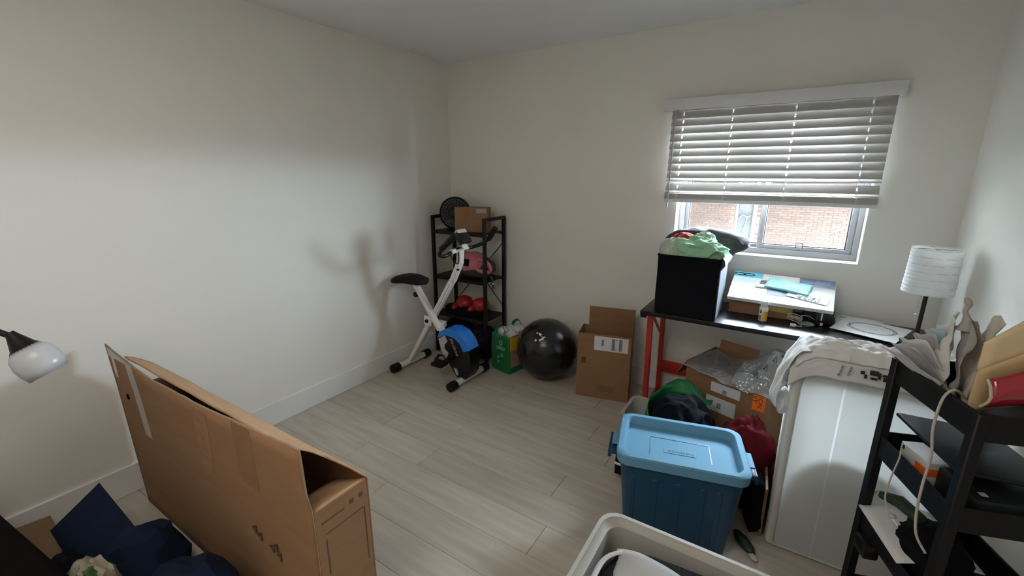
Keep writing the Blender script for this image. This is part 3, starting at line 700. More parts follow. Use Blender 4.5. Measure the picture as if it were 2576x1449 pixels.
# tilted printed board
bA, bB_ = V((2.352, -0.285, 0.846)), V((2.874, -0.300, 0.842))
bC = V((2.336, -0.030, 0.957))
bxv = (bB_-bA); bW = bxv.length; byv = (bC-bA); bD = byv.length
TBd = frame(bA, bxv, byv)
bd = thing('display_board', 'white printed board box lying tilted against the wall on the desk', 'board', bA)
part('board', B().box(0, bW, 0, bD, -0.022, 0, 0.002, 1, TBd), M_label, bd)
def pr(nm, x0, x1, y0, y1, m, z=0.0006): return part(nm, B().box(x0*bW, x1*bW, y0*bD, y1*bD, 0, z, T=TBd), m, bd)
pr('printed_block', 0.0, 0.30, 0.80, 0.995, M_teal); pr('printed_block', 0.0, 0.30, 0.48, 0.79, M_paleblue)
pr('printed_block', 0.0, 0.30, 0.20, 0.46, M_paleyel); pr('printed_block', 0.20, 0.30, 0.05, 0.18, M_pinkprint)
for k in range(4): pr('printed_block', 0.035+.062*k, 0.080+.062*k, 0.25, 0.41, M_greyprint2, .0009)
pr('printed_block', 0.32, 0.655, 0.70, 0.99, mat('blush_print', (0.75, 0.68, 0.64), 0.5)); pr('printed_block', 0.665, 0.995, 0.72, 0.995, M_darkprint)
pr('printed_block', 0.37, 0.66, 0.25, 0.62, M_navyprint); pr('printed_block', 0.80, 0.97, 0.05, 0.13, M_greyprint2)
pr('printed_block', 0.70, 0.95, 0.80, 0.92, M_navyprint, .0009)
gg = B()
for cx in (0.06, 0.155): gg.tube([TBd @ p for p in arc((cx*bW, .89*bD, .001), .030, .012, 0, 345, 20, (1, 0, 0), (0, 1, 0))], 0.0028, 5, closed=True)
gg.tube([TBd @ V((0.11*bW-.004, .89*bD, .001)), TBd @ V((0.11*bW+.004, .89*bD, .001))], 0.003, 5)
part('printed_glasses', gg, M_ink, bd)
# items on the board
TBt = frame(TBd @ V((0.35*bW, 0.62*bD, 0.002)), TBd.to_3x3() @ V((0.985, -0.17, 0)), TBd.to_3x3() @ V((0.17, 0.985, 0)))
po = thing('dotted_pouch', 'turquoise polka dot paper pouch lying on the tilted board', 'pouch', TBt.translation)
part('pouch', B().sheet(lambda a, b_: TBt @ V((a*.225, (b_-.35)*.105, .004+.006*sin(pi*a)*sin(pi*b_)+.003*noise.noise(V((a*4, b_*4, 3))))), 16, 8), M_turq, po, 60, solid=0.004)
for i in range(9):
    for j in range(4):
        a, b2 = (i+.5+.5*(j % 2)-.25)/9.2, (j+.5)/4
        zz = .0075+.006*sin(pi*a)*sin(pi*b2)+.003*noise.noise(V((a*4, b2*4, 3)))
        part('printed_dot', B().lathe([(.0042, 0), (.0042, .0005), (.0005, .0007)], n=8, T=TBt @ Matrix.Translation((a*.225, (b2-.35)*.105, zz))), M_label, po)
en = single('paper_slip', B().sheet(lambda a, b_: TBd @ V(((0.25+.25*a)*bW, (0.44+.14*b_+.05*a)*bD, .0025)), 6, 3), M_paper, 'blank white paper slip under the turquoise pouch', 'paper', TBd @ V((0.25*bW, .5*bD, 0)), 60, solid=0.001)
ls = thing('sticker_sheet', 'clear strip of raised white letters on the board by the pouch', 'stickers', TBd @ V((0.66*bW, .3*bD, 0)))
TLs = frame(TBd @ V((0.575*bW, 0.40*bD, 0.003)), TBd.to_3x3() @ V((0.975, -0.22, 0)), TBd.to_3x3() @ V((0.22, 0.975, 0)))
part('backing', B().box(0, .20, -.028, .045, -.0006, 0, T=TLs), M_paleblue, ls)
lettering('ecini', 0.062, TLs @ Matrix.Translation((0.045, -0.018, 0.001)), M_label, ls, ext=0.003)
cb = single('clip_strip', B().box(0.285*bW, 0.37*bW, 0.60*bD, 0.645*bD, 0.003, 0.006, T=TBd).box(0.29*bW, 0.375*bW, 0.675*bD, 0.73*bD, 0.003, 0.0055, T=TBd), M_greyprint, 'small black and white clip strip left of the turquoise pouch', 'clip', TBd @ V((0.3*bW, .65*bD, 0)))
# bottle
bt = thing('pill_bottle', 'small white and yellow bottle standing on the desk before the low box', 'bottle', (2.553, -0.325, DZ))
part('bottle_body', B().lathe([(.019, 0), (.0215, .004), (.0215, .075), (.018, .083)], c=(2.553, -.325, DZ+.001), n=20), M_bottle, bt)
part('bottle_cap', B().lathe([(.0175, .083), (.019, .086), (.018, .112), (.015, .116)], c=(2.553, -.325, DZ+.001), n=20), M_label, bt)
wr = B(); wr.rings([[V((2.553+.0219*cos(a), -.325+.0219*sin(a), DZ+z)) for a in [radians(-95+8*k) for k in range(19)]] for z in (.008, .060)], closed_u=False)
part('yellow_label', wr, M_botyel, bt, 60)
part('barcode', B().box(2.534, 2.544, -.3485, -.3455, DZ+.012, DZ+.036), M_greyprint, bt)
part('printed_mark', B().box(2.537, 2.543, -.3475, -.344, DZ+.05, DZ+.066), M_ink, bt)
# charger
ch = thing('charger_cable', 'coiled cream charger cable with white plug on the desk', 'cable', (2.70, -0.30, DZ))
cp = []
for k in range(60):
    a = k/60*2*pi*3.1; rr = .034+.008*sin(k*.37)
    cp.append(V((2.700+rr*cos(a), -.290+rr*.75*sin(a), DZ+.008+.018*abs(sin(a*.5+.4))+.0006*k)))
cp += smoothpath([(2.735, -.275, DZ+.05), (2.775, -.255, DZ+.045), (2.81, -.25, DZ+.02)])
part('cord', B().tube(cp, 0.0023, 6), M_cable, ch)
part('plug', B().box(2.688, 2.716, -.362, -.342, DZ+.001, DZ+.017, 0.003, 2), M_label, ch)
part('cord', B().tube(smoothpath([(2.716, -.352, DZ+.009), (2.74, -.35, DZ+.008), (2.735, -.31, DZ+.008), (2.722, -.30, DZ+.012)]), 0.0023, 6), M_cable, ch)
# dark device
dv = thing('black_device', 'black boxy electronic device under the right end of the tilted board', 'device', (2.82, -0.20, DZ))
part('casing', B().box(2.745, 2.885, -.225, -.08, DZ+.001, DZ+.086, 0.006), M_slate, dv)
part('side_block', B().box(2.80, 2.845, -.27, -.226, DZ+.001, DZ+.08, 0.005), M_blackpl, dv)
part('white_sticker', B().box(2.825, 2.832, -.2713, -.2702, DZ+.035, DZ+.075), M_label, dv)
part('white_sticker', B().box(2.826, 2.838, -.2713, -.2702, DZ+.006, DZ+.022), M_label, dv)
single('plastic_wrap', B().heap((2.768, -0.305, DZ+.014), (0.03, 0.02, 0.014), 55, .35, 2.0, DZ+.001, 3), M_bubble, 'crumpled clear plastic wrapper on the desk before the black device', 'wrapper', (2.768, -.305, DZ), 60)
# papers with ornate frame
def paper(name, label, pts, m, loc, th=0.0012):
    P = [V(p) for p in pts]
    def fn(a, b_):
        return (P[0]*(1-a)+P[1]*a)*(1-b_)+(P[3]*(1-a)+P[2]*a)*b_ + V((0, 0, .003*sin(pi*a)*sin(pi*b_)))
    return single(name, B().sheet(fn, 8, 8), m, label, 'paper', loc, 60, solid=th)
paper('under_sheet', 'white sheet with pale blue block half hidden beneath the drawing', [(2.895, -.26, .746), (3.12, -.25, .746), (3.12, -.035, .762), (2.905, -.035, .762)], M_paper, (3.0, -.15, .745))
dr = thing('framed_drawing', 'white card printed with a grey ornate oval frame on the desk', 'paper', (3.02, -.25, .75))
dA, dB, dC = V((2.868, -.300, .752)), V((3.128, -.408, .752)), V((2.990, -.040, .768))
TD = frame(dA, dB-dA, dC-dA); dW = (dB-dA).length; dH = 0.255
part('card', B().box(0, dW, 0, dH, -.001, .001, T=TD), M_paper, dr)
og = B()
for k, (ra, rb, rad) in enumerate(((.098, .072, .0022), (.104, .079, .0016), (.091, .066, .0013))):
    og.tube([TD @ V((dW*.52+ra*cos(t)*(1+.03*sin(9*t+k)), dH*.52+rb*sin(t)*(1+.04*cos(8*t+k)), .0012)) for t in [2*pi*j/72 for j in range(72)]], rad, 4, closed=True, flat=.3)
for j in range(30):
    t = 2*pi*j/30; c0 = V((dW*.52+.098*cos(t), dH*.52+.073*sin(t), .0012))
    og.tube([TD @ p for p in arc(c0, .008, .006, 0, 300, 8, (1, 0, 0), (0, 1, 0))], .0011, 4, flat=.3)
og.tube([TD @ p for p in smoothpath([(dW*.47, dH*.58, .0012), (dW*.5, dH*.5, .0012), (dW*.55, dH*.47, .0012), (dW*.60, dH*.5, .0012), (dW*.57, dH*.53, .0012)])], .0009, 4, flat=.3)
part('printed_ornament', og, M_greyprint, dr)
single('blue_note', B().box(2.925, 2.985, -.075, -.045, .7625, .7635), M_greyprint2, 'pale blue note sticking out behind the ornate drawing', 'paper', (2.955, -.06, .7625))
# table lamp
lx, ly = 3.208, -0.345
lp = thing('table_lamp', 'table lamp with white ribbed paper shade on the right end of the desk', 'lamp', (lx, ly, DZ))
part('base', B().box(lx-.06, lx+.06, ly-.06, ly+.06, DZ+.001, DZ+.018, 0.003), M_black, lp)
part('pole', B().tube([(lx, ly, DZ+.018), (lx, ly, 1.08)], 0.009, 10), M_black, lp)
prof = []
for k in range(61):
    t = k/60; z = 1.008+.212*t; rr = .096-.006*t+.0008*sin(k*pi/2.5)
    prof.append((rr, z))
sb = B(); sb.lathe(prof, c=(lx, ly, 0), n=72, cap=False)
for v in sb.b.verts:
    d = V((v.co.x-lx, v.co.y-ly, 0)); nn = noise.noise(V((v.co.x*70, v.co.y*70, v.co.z*110)))
    v.co += d.normalized()*nn*.0026
part('shade', sb, M_shade, lp, 70)
for k in range(7): part('shade_ring', B().tube(arc((lx, ly, 1.012+.034*k), .0955-.001*k, .0955-.001*k, 0, 351, 39, (1, 0, 0), (0, 1, 0)), .0011, 4, closed=True), M_wire, lp)
part('bulb', B().lathe([(.012, 1.08), (.014, 1.10), (.028, 1.125), (.030, 1.145), (.02, 1.165), (.001, 1.172)], c=(lx, ly, 0), n=16), M_label, lp)
part('socket_arm', B().tube([(lx-.09, ly, 1.215), (lx+.09, ly, 1.215)], .0015, 5).tube([(lx, ly-.09, 1.215), (lx, ly+.09, 1.215)], .0015, 5).tube([(lx, ly, 1.16), (lx, ly, 1.215)], .004, 6), M_chrome, lp)
part('pull_chain', B().tube([(lx-.022, ly-.02, 1.06), (lx-.024, ly-.022, .905)], .0012, 5), M_chrome, lp)
part('chain_ball', B().heap((lx-.024, ly-.022, .90), (.007, .007, .006), 1, 0.0, 1, sub=2), M_chrome, lp, 60)

# ------------------------------------------------------------------ open cardboard box below desk with bubble wrap
T4 = frame((2.215, -0.560, 0.001), (0.445, -0.155, 0), (0.155, 0.445, 0))
c4, pn = carton('cardboard_box', 'open cardboard box with orange sticker and bubble wrap under the desk', T4, 0.465, 0.34, 0.50, M_card)
part('side_flap', B().box(0, .004, 0, .34, 0, .13, 0.001, 1, T4 @ Matrix.Translation((0, 0, .50)) @ Matrix.Rotation(radians(-150), 4, 'Y')), M_card, c4)
part('back_flap', B().box(0.02, .25, 0, .004, 0, .055, 0.001, 1, T4 @ Matrix.Translation((0, .336, .50)) @ Matrix.Rotation(radians(-12), 4, 'X')), M_card, c4)
part('side_flap', B().box(0, .004, 0, .34, 0, .12, 0.001, 1, T4 @ Matrix.Translation((0.461, 0, .50)) @ Matrix.Rotation(radians(125), 4, 'Y')), M_card, c4)
l1 = part('white_label', B().box(.155, .315, -.0012, 0, .375, .43, T=T4), M_label, c4)
l2 = part('white_label', B().box(.135, .30, -.0012, 0, .26, .345, T=T4), M_label, c4)
for k in range(4): part('barcode', B().box(.222, .245, -.0018, -.0012, .379+.006*k, .382+.006*k, T=T4), M_ink, l1); part('barcode', B().box(.20, .222, -.0018, -.0012, .285+.008*k, .289+.008*k, T=T4), M_ink, l2)
stk = part('orange_sticker', B().box(.38, .44, -.0014, 0, .36, .445, T=T4), M_orange, c4)
TS = T4 @ Matrix.Translation((.431, -.0016, .4425)) @ Matrix.Rotation(radians(90), 4, 'X')
lettering('ION', 0.033, TS @ Matrix.Rotation(radians(-90), 4, 'Z') @ Matrix.Translation((0.002, -0.024, 0)), M_ink, stk)
lettering('VY', 0.033, TS @ Matrix.Rotation(radians(-90), 4, 'Z') @ Matrix.Translation((0.002, -0.050, 0)), M_ink, stk)
def bub(a, b_):
    p = T4 @ V((-.0+.50*a, -.05+.30*b_, 0))
    h = .505+.05*exp_(-((a-.80)**2)/.035-((b_-.78)**2)/.16)*2.7+.018*noise.noise(V((a*5, b_*4, 5)))+.008*noise.noise(V((a*14, b_*12, 1)))
    if b_ < .2: h -= (.2-b_)*.22*(0.3+a)
    return V((p.x, p.y, h))
from math import exp as exp_
bw = thing('bubble_wrap', 'sheet of clear bubble wrap spilling over the orange stickered box', 'bubble wrap', T4 @ V((.2, .1, .5)))
part('film', B().sheet(lambda a, b_: bub(.02+a*.72, b_), 40, 24), M_bubble, bw, 60, solid=0.003)
part('film', B().sheet(lambda a, b_: bub(.55+a*.46, b_*.95)+V((0, 0, .012+.03*(1-abs(2*b_-1))*(1-a))), 30, 24), M_bubble, bw, 60, solid=0.003)
def film2(a, b_): return bub(.55+a*.46, b_*.95)+V((0, 0, .012+.03*(1-abs(2*b_-1))*(1-a)))
for k in range(4):
    a, b2 = .42+.10*k, .22+.16*k
    pts = [film2(a-.035, b2-.02), film2(a+.045, b2-.03), film2(a+.0, b2+.07)]
    part('printed_triangle', B().tube([p+V((0, -.004, .006)) for p in pts], .0022, 5, closed=True), M_ink, bw)

# ------------------------------------------------------------------ green bag with navy clothes, maroon heap, basket, behind tub
g2 = thing('cloth_bag', 'crumpled green bag stuffed with navy clothes behind the blue tub', 'bag', (2.26, -0.93, 0))
gs = B(); nR = 40; rings = []
for k in range(12):
    t = k/11; rg = []
    for j in range(nR):
        a = 2*pi*j/nR
        rx, ry = .155+.02*sin(pi*t), .17+.02*sin(pi*t)
        nz = noise.noise(V((cos(a)*1.5, sin(a)*1.5, t*2+4)))
        top = .33+.10*max(0, sin(a-.3))+.03*noise.noise(V((cos(a)*2, sin(a)*2, 9)))
        rg.append(V((2.26+(rx+.03*nz)*cos(a), -.93+(ry+.03*nz)*sin(a), .003+t*top)))
    rings.append(rg)
gs.rings(rings, cap1=False)
part('bag_fabric', gs, M_green, g2, 70, solid=0.003)
part('bag_fold', B().sheet(lambda a, b_: V((2.12+.27*a, -.76-.03*sin(pi*a)+.06*b_*b_+.015*noise.noise(V((a*5, b_*3, 2))), .36+.10*sin(pi*min(1, a*1.15))*b_+.012*noise.noise(V((a*6, b_*4, 8))))), 20, 8), M_green, g2, 70, solid=0.003)
single('navy_clothes', B().heap((2.275, -.93, .33), (.140, .145, .115), 61, .22, 1.4, .16, 5), M_navydk, 'bundle of dark navy clothes inside the crumpled green bag', 'clothes', (2.265, -.93, .16), 70)
single('maroon_clothes', B().heap((2.575, -.90, .18), (.135, .17, .225), 64, .17, 1.2, .002, 5), M_maroon, 'heap of maroon clothes on the floor behind the blue tub', 'clothes', (2.555, -.93, .002), 70)
single('dark_clothes', B().heap((2.655, -1.09, .10), (.045, .10, .14), 66, .2, 1.5, .002, 4), M_blkfab, 'black garment on the floor between tub and white bin', 'clothes', (2.64, -1.03, .002), 70)
bs = thing('laundry_basket', 'low off-white plastic basket with slotted rim left of the green bag', 'basket', (2.03, -0.72, 0))
def br_(e, z): return rrect(1.925+e, 2.085-e, -.86+e, -.58-e, .045, z)
bsk = B(); bsk.rings([br_(.035, .002), br_(.01, .20), br_(0, .21), br_(.018, .206), br_(.045, .02)], cap0=True, cap1=True)
part('basket_body', bsk, M_greypl, bs, 50)
part('handle_slot', B().box(1.965, 2.01, -.862, -.846, .165, .182, 0.004), M_dusky, bs)
part('handle_slot', B().box(1.922, 1.938, -.78, -.74, .17, .184, 0.004), M_dusky, bs)
sr = thing('rolled_strap', 'black rolled strap with white bands left of the blue tub', 'strap', (2.02, -1.08, 0))
part('roll', B().tube([(2.035, -1.13, .03), (2.030, -1.10, .09), (2.018, -1.04, .20), (2.022, -1.0, .25)], [.026, .030, .030, .026], 12), M_blkfab, sr)
for k in (.25, .92):
    p = V((2.035, -1.13, .03)).lerp(V((2.018, -1.04, .20)), k)
    part('white_band', B().tube([p-V((0, .003, .005)), p+V((0, .003, .005))], .032, 12), M_label, sr)

# ------------------------------------------------------------------ blue storage tub
TT = frame((2.143, -1.545, 0.001), (0.482, 0.122, 0), (-0.122, 0.482, 0))   # near-left corner of the rim; x along long side
TWd, TDp, TH = 0.500, 0.345, 0.437
tb = thing('storage_tub', 'dark blue plastic storage tub with pale blue lid in the middle of the clutter', 'storage tub', TT @ V((TWd/2, TDp/2, 0)))
def tr(z, e, r=.05, n=5): return [TT @ p for p in rrect(e, TWd-e, e, TDp-e, r, z, n)]
part('tub_body', B().rings([tr(.0, .048, .04), tr(.012, .043), tr(.30, .018), tr(.385, .012), tr(.385, .004), tr(.389, .002), tr(.391, .002)]), M_tub, tb, 50)
for x0 in (.07, .16, .25, .34, .43-.03):
    part('tub_rib', B().beam(TT @ V((x0, .043, .02)), TT @ V((x0, .016, .34)), .022, .008, TT.to_3x3() @ V((0, -1, 0)), .003), M_tub, tb)
lid = B()
lid.rings([tr(.393, -.003), tr(.412, -.004), tr(.432, -.006), tr(.4375, .0, .05), tr(.4375, .020, .045), tr(.434, .024, .04), tr(.400, .034, .035), tr(.399, .06, .02)], cap0=True, cap1=True)
lo = part('lid', lid, M_lid, tb, 35)
part('lid_groove', B().box(.13, .37, .232, .236, .3985, .4002, T=TT).box(.37, .374, .10, .236, .3985, .4002, T=TT), M_liddk, lo)
part('lid_ridge', B().box(.128, .131, .10, .23, .399, .4018, .001, 1, TT), M_lid, lo)
part('name_plate', B().box(.185, .315, .128, .158, .3988, .4008, .0008, 1, TT), M_lid, lo)
lettering('Rubbermaid', .021, TT @ Matrix.Translation((.306, .149, .401)) @ Matrix.Rotation(pi, 4, 'Z'), M_tub, lo)
for (x0, x1) in ((-.045, .004), (TWd-.004, TWd+.045)):
    part('handle', B().box(x0, x1, .10, .245, .362, .385, .006, 2, TT).box(x0 if x0 < 0 else x1-.012, (x0+.012) if x0 < 0 else x1, .10, .245, .345, .385, .004, 1, TT), M_tub, tb)
    part('latch_tab', B().box((x0+.014) if x0 < 0 else x0, x1 if x0 < 0 else x1-.010, .12, .225, .400, .408, .003, 1, TT), M_lid, lo)

# ------------------------------------------------------------------ tall translucent white bin on end with shirts
wb_ = thing('white_bin', 'large translucent white plastic bin standing on end by the right wall', 'bin', (2.99, -1.10, 0))
PX0, PX1, PYF, PYB, PZ = 2.705, 3.27, -1.192, -0.965, 0.895
def pr_xz(x0, x1, z0, z1, r, y, n=7):
    P = rrect(x0, x1, z0, z1, r, 0, n); Q = rrect(x0, x1, z0, z1, r*.16, 0, n); h = len(P)//2
    return [V((p.x, y, p.y)) for p in P[:h]+Q[h:]]
sh_ = B()
sh_.rings([pr_xz(PX0-.0, PX1, .002, PZ, .09, PYB), pr_xz(PX0, PX1, .002, PZ, .09, PYF+.012), pr_xz(PX0+.006, PX1-.006, .006, PZ-.006, .085, PYF+.002), pr_xz(PX0+.012, PX1-.012, .01, PZ-.012, .08, PYF)], cap0=False, cap1=False)
sh_.rings([pr_xz(PX0+.012, PX1-.012, .01, PZ-.012, .08, PYF), pr_xz(PX0+.032, PX1-.030, .011, PZ-.060, .075, PYF)], cap0=False, cap1=False)
bmesh.ops.remove_doubles(sh_.b, verts=sh_.b.verts, dist=1e-5)
part('bin_rim', sh_, M_hdperim, wb_, 50, solid=0.0025)
def base_panel(side):
    b_ = B(); b_.rings([pr_xz(PX0+.032, PX1-.030, .011, PZ-.060, .075, PYF+.0005), pr_xz(PX0+.035, PX1-.033, .013, PZ-.063, .072, PYF+.006)], cap0=False, cap1=True)
    def cut(x, inner, outer):
        g = b_.b.verts[:]+b_.b.edges[:]+b_.b.faces[:]
        bmesh.ops.bisect_plane(b_.b, geom=g, plane_co=(x, 0, 0), plane_no=(1, 0, 0), clear_inner=inner, clear_outer=outer)
    if side == 0: cut(2.868, False, True)
    elif side == 2: cut(2.8745, True, False)
    else: cut(2.868, True, False); cut(2.8745, False, True)
    return b_
part('bin_base', base_panel(0), M_hdpe, wb_, 30); part('bin_base', base_panel(2), M_hdpe, wb_, 30)
part('moulded_ridge', base_panel(1), M_hdpethin, wb_, 30)
single('stored_bundle', B().heap((2.93, -1.085, .225), (.19, .072, .30), 75, .05, 1.2, .008, 4, pw=.75), M_label, 'rounded bundle inside the white bin, showing as a dark dome through its wall', 'clothes', (2.93, -1.085, .008), 70)
# shirts draped over the top
def drape(x0, x1, back, front, lift, seed, fold):
    def fn(a, b_):
        x = x0+(x1-x0)*a
        L1, L2, L3 = back, .16, front; tot = L1+L2+L3; s = b_*tot
        r = .03
        yb, yf, zt = -1.045, -1.200, PZ+lift
        if s < L1: y, z, n_ = yb, zt-(L1-s)-.0, V((0, 1, 0))
        elif s < L1+L2: t = (s-L1)/L2; y, z, n_ = yb+(yf-yb)*t, zt+.006*sin(pi*t), V((0, 0, 1))
        else: y, z, n_ = yf, zt-(s-L1-L2), V((0, -1, 0))
        # round the two bends
        e = min(abs(s-L1), abs(s-L1-L2))
        if e < .03: z -= .012*(1-e/.03)
        q_ = V((x*9+seed*5+s*5, s*(4+5*seed)+seed, seed*2.3))
        d = fold*(noise.noise(q_)+.6*abs(noise.noise(q_*2.2))+.3*noise.noise(q_*4.5))
        p = V((x, y, z))+n_*(abs(d)+.003+.004*seed)
        # round off at the bin's shoulder
        if x < PX0+.09:
            k = (PX0+.09-x)/.11; p.z -= .075*k*k
        return p
    return fn
ts = thing('printed_shirt', 'white t-shirt with black print draped over the white bin', 't-shirt', (2.9, -1.12, PZ))
part('fabric', B().sheet(drape(2.69, 3.20, .06, .085, .006, 1, .010), 60, 40), M_shirt, ts, 80, solid=0.0015)
yT = -1.221
TPR = frame((2.90, yT, .835), (1, 0, 0), (0, 0, 1))
pk = B()
for (x0, x1, z0, z1) in ((0, .012, .026, .038), (.012, .02, .012, .026), (.026, .05, .028, .046), (.05, .058, .018, .04), (.03, .05, .012, .02), (.062, .085, .03, .038), (.065, .075, .012, .028), (.10, .125, .010, .018), (.13, .142, .004, .014), (.15, .162, -.002, .008)):
    pk.box(x0, x1, z0, z1, 0, .0012, T=TPR)
part('printed_pattern', pk, M_ink, ts)
hl = B()
hl.tube([TPR @ V(p) for p in smoothpath([(.12, .045, 0), (.122, .03, 0), (.15, .012, 0), (.185, -.012, 0), (.20, -.018, 0), (.20, .0, 0), (.225, .012, 0)])], .0011, 5)
hl.tube([TPR @ V(p) for p in smoothpath([(.14, .03, 0), (.15, .046, 0), (.175, .046, 0), (.19, .036, 0), (.175, .034, 0), (.16, .04, 0), (.165, .028, 0), (.15, .026, 0)])], .0011, 5)
part('printed_outline', hl, M_ink, ts)
for k, s in enumerate(('ketchup', 'statula')):
    lettering(s, .014, TPR @ Matrix.Translation((-.055+.025*k, .046, 0)) @ Matrix.Rotation(radians(-100), 4, 'Z'), M_ink, ts)
lettering('TE', .026, TPR @ Matrix.Translation((.165, -.022, 0)) @ Matrix.Rotation(radians(-25), 4, 'Z'), M_ink, ts)
ps = thing('plain_shirt', 'plain white t-shirt crumpled on top of the printed shirt', 't-shirt', (2.85, -1.1, PZ+.02))
part('fabric', B().sheet(drape(2.705, 3.16, .05, .012, .016, 2, .034), 70, 40), M_shirt, ps, 80, solid=0.0015)
def sleeve(a, b_):
    y = -1.21+.17*a; t = b_
    x = 2.745-.068*sin(min(1, t*1.4)*pi/2)-.012*t; z = PZ+.012-.05*t*t-.235*max(0, t-.18)
    d = .012*noise.noise(V((a*5, t*4, 3)))
    flare = .03*(t**2)*sin(a*pi)
    return V((x-flare+d, y-.03*t*(1-a), z+.02*(a)*t))
part('sleeve', B().sheet(sleeve, 24, 30), M_shirt, ps, 80, solid=0.0015)
sv = B()
sv.heap((2.688, -1.14, .655), (.022, .05, .055), 71, .12, 1.4, None, 4)
part('sleeve_hem', sv, M_shirt, ts, 70)
# tan board and dark green bottle beside bin
tbd = single('tan_board', B().box(0, .24, 0, .012, 0, .24, .002, 1, frame((2.692, -1.165, .001), (-.02, .3, .0), (-.3, -.02, 0))), M_tanboard, 'tan fibreboard sheet leaning beside the white bin', 'board', (2.69, -1.0, 0))
gbt = thing('dark_green_pouch', 'dark green pouch with a frayed pale end on the floor behind the tub', 'pouch', (2.66, -1.30, 0))
RG = Matrix.Rotation(radians(-52), 4, 'Z')
part('pouch', B().heap((2.632, -1.26, .020), (.062, .024, .020), 73, .16, 1.6, .0015, 4, RG), M_darkgreen, gbt, 60)
part('frayed_end', B().heap((2.672, -1.315, .012), (.022, .012, .010), 74, .3, 2.2, .0015, 3, RG), M_carton, gbt, 60)

# ------------------------------------------------------------------ black metal cart on the right
KO = V((2.939, -1.499, 0)); kv = V((0.325, -0.946, 0)).normalized(); ku = V((0.946, 0.325, 0)).normalized()
TK = frame(KO, ku, -kv)      # local x = depth to wall side, local y = away from camera (0 at far-left leg .. -KL near)
KL, KD = 0.310, 0.27
ct_ = thing('utility_cart', 'tall black metal four-tray cart in the right foreground', 'cart', KO)
KT = (1.030, 0.785, 0.510, 0.245)
for (x, y) in ((0, 0), (0, -KL), (KD, 0), (KD, -KL)):
    part('leg', B().box(x-.013, x+.013, y-.013, y+.013, 0.0, KT[0]+.002, .003, 1, TK), M_black, ct_)
for i, z in enumerate(KT):
    t_ = B(); h = .066 if i != 2 else .055
    t_.rings([[TK @ p for p in rrect(-.008, KD+.008, -KL-.008, .008, .03, zz)] for zz in (z-h, z)], cap0=True, cap1=False)
    t_.rings([[TK @ p for p in rrect(-.004, KD+.004, -KL-.004, .004, .03, zz)] for zz in (z-h+.004, z)], cap0=True, cap1=False)
    part('tray', t_, M_black, ct_, 40)
    part('tray_lip', B().tube([TK @ p for p in rrect(-.008, KD+.008, -KL-.008, .008, .03, z)], .0035, 6, closed=True), M_black, ct_)
# cart contents ---- mid tray
def inK(x, y, z): return TK @ V((x, y, z))
lt = thing('tablet_case', 'black flat case lying tilted on the second cart tray', 'case', inK(.10, -.12, .74))
TQ = frame(inK(.012, -.02, .872), TK.to_3x3() @ V((1, 0.02, -.12)), TK.to_3x3() @ V((0.0, 1, .06)))
part('case', B().box(0, .235, -.25, 0, -.011, 0, .005, 2, TQ), M_slate, lt)
part('support_block', B().box(.12, .22, -.15, -.03, .7235, .826, .004, 1, TK), M_blackpl, lt)
def prodbox(name, label, T, w, d, h):
    o = thing(name, label, 'box', T.translation)
    part('carton', B().box(0, w, 0, d, 0, h, .0015, 1, T), M_label, o)
    part('orange_band', B().box(w*.62, w+.0006, -.0006, d+.0006, h*.45, h*.75, T=T), M_orange, o)
    part('printed_mark', B().box(w*.08, w*.16, -.0008, 0, h*.75, h*.9, T=T).box(w*.3, w*.34, -.0008, 0, h*.45, h*.5, T=T), M_ink, o)
    part('printed_mark', B().box(w*.7, w*.78, -.0008, 0, h*.12, h*.22, T=T), M_ink, o)
    return o
prodbox('product_box', 'small white and orange product box on the second cart tray', frame(inK(.022, -.055, .7245), TK.to_3x3() @ V((0.05, -1, 0)), TK.to_3x3() @ V((1, 0.05, 0))), .105, .055, .075)
prodbox('product_box', 'white and orange product box on the bottom cart tray', frame(inK(.03, -.16, .1845), TK.to_3x3() @ V((0.05, -1, 0)), TK.to_3x3() @ V((1, 0.05, 0))), .13, .08, .07)
slb = thing('slate_console', 'dark grey slab-shaped appliance at the right of the cart trays', 'appliance', inK(.17, -.26, .52))
part('slab', B().box(0.05, KD-.012, -KL+.012, -.16, .7235, .80, .010, 2, TK), M_slate, slb)
part('white_spot', B().box(.07, .085, -KL+.03, -KL+.045, .800, .8008, T=TK), M_label, slb)  # small white square on top of the slab
# third tray: white paper, black pot, green cloth
single('folded_paper', B().sheet(lambda a, b_: inK(-.022+.20*a, -.22+.21*b_, .516+.012*sin(pi*a)+.014*b_+.01*a), 8, 8), M_paper, 'white folded paper lying across the third cart tray', 'paper', inK(.05, -.1, .51), 60, solid=0.001)
single('black_pouch', B().heap(inK(.098, -.155, .515), (.080, .110, .07), 81, .16, 1.3, .4595, 4), M_blkfab, 'lumpy black pouch in the third cart tray', 'pouch', inK(.075, -.15, .46), 70)
single('camera_strap', B().box(-.03, .012, -.10, -.04, .405, .455, .006, 2, TK), M_blackpl, 'small black box hooked on the third tray edge', 'box', inK(0, -.07, .41))
gcl = thing('green_cloth', 'dull green rolled leafy cloth on the black pouch', 'cloth', inK(.06, -.05, .58))
part('roll', B().tube([inK(.035, -.005, .575), inK(.06, -.05, .590), inK(.075, -.12, .592)], [.012, .02, .016], 9), M_leaf, gcl)
part('pale_tip', B().heap(inK(.033, .0, .575), (.012, .008, .008), 83, .2, 2, None, 2), M_carton, gcl)
# dark things low in cart
single('dark_bag', B().heap(inK(.15, -.17, .30), (.085, .095, .115), 85, .16, 1.3, .1845, 4), M_blkfab, 'black bag slumped in the bottom cart tray', 'bag', inK(.16, -.22, .1845), 70)
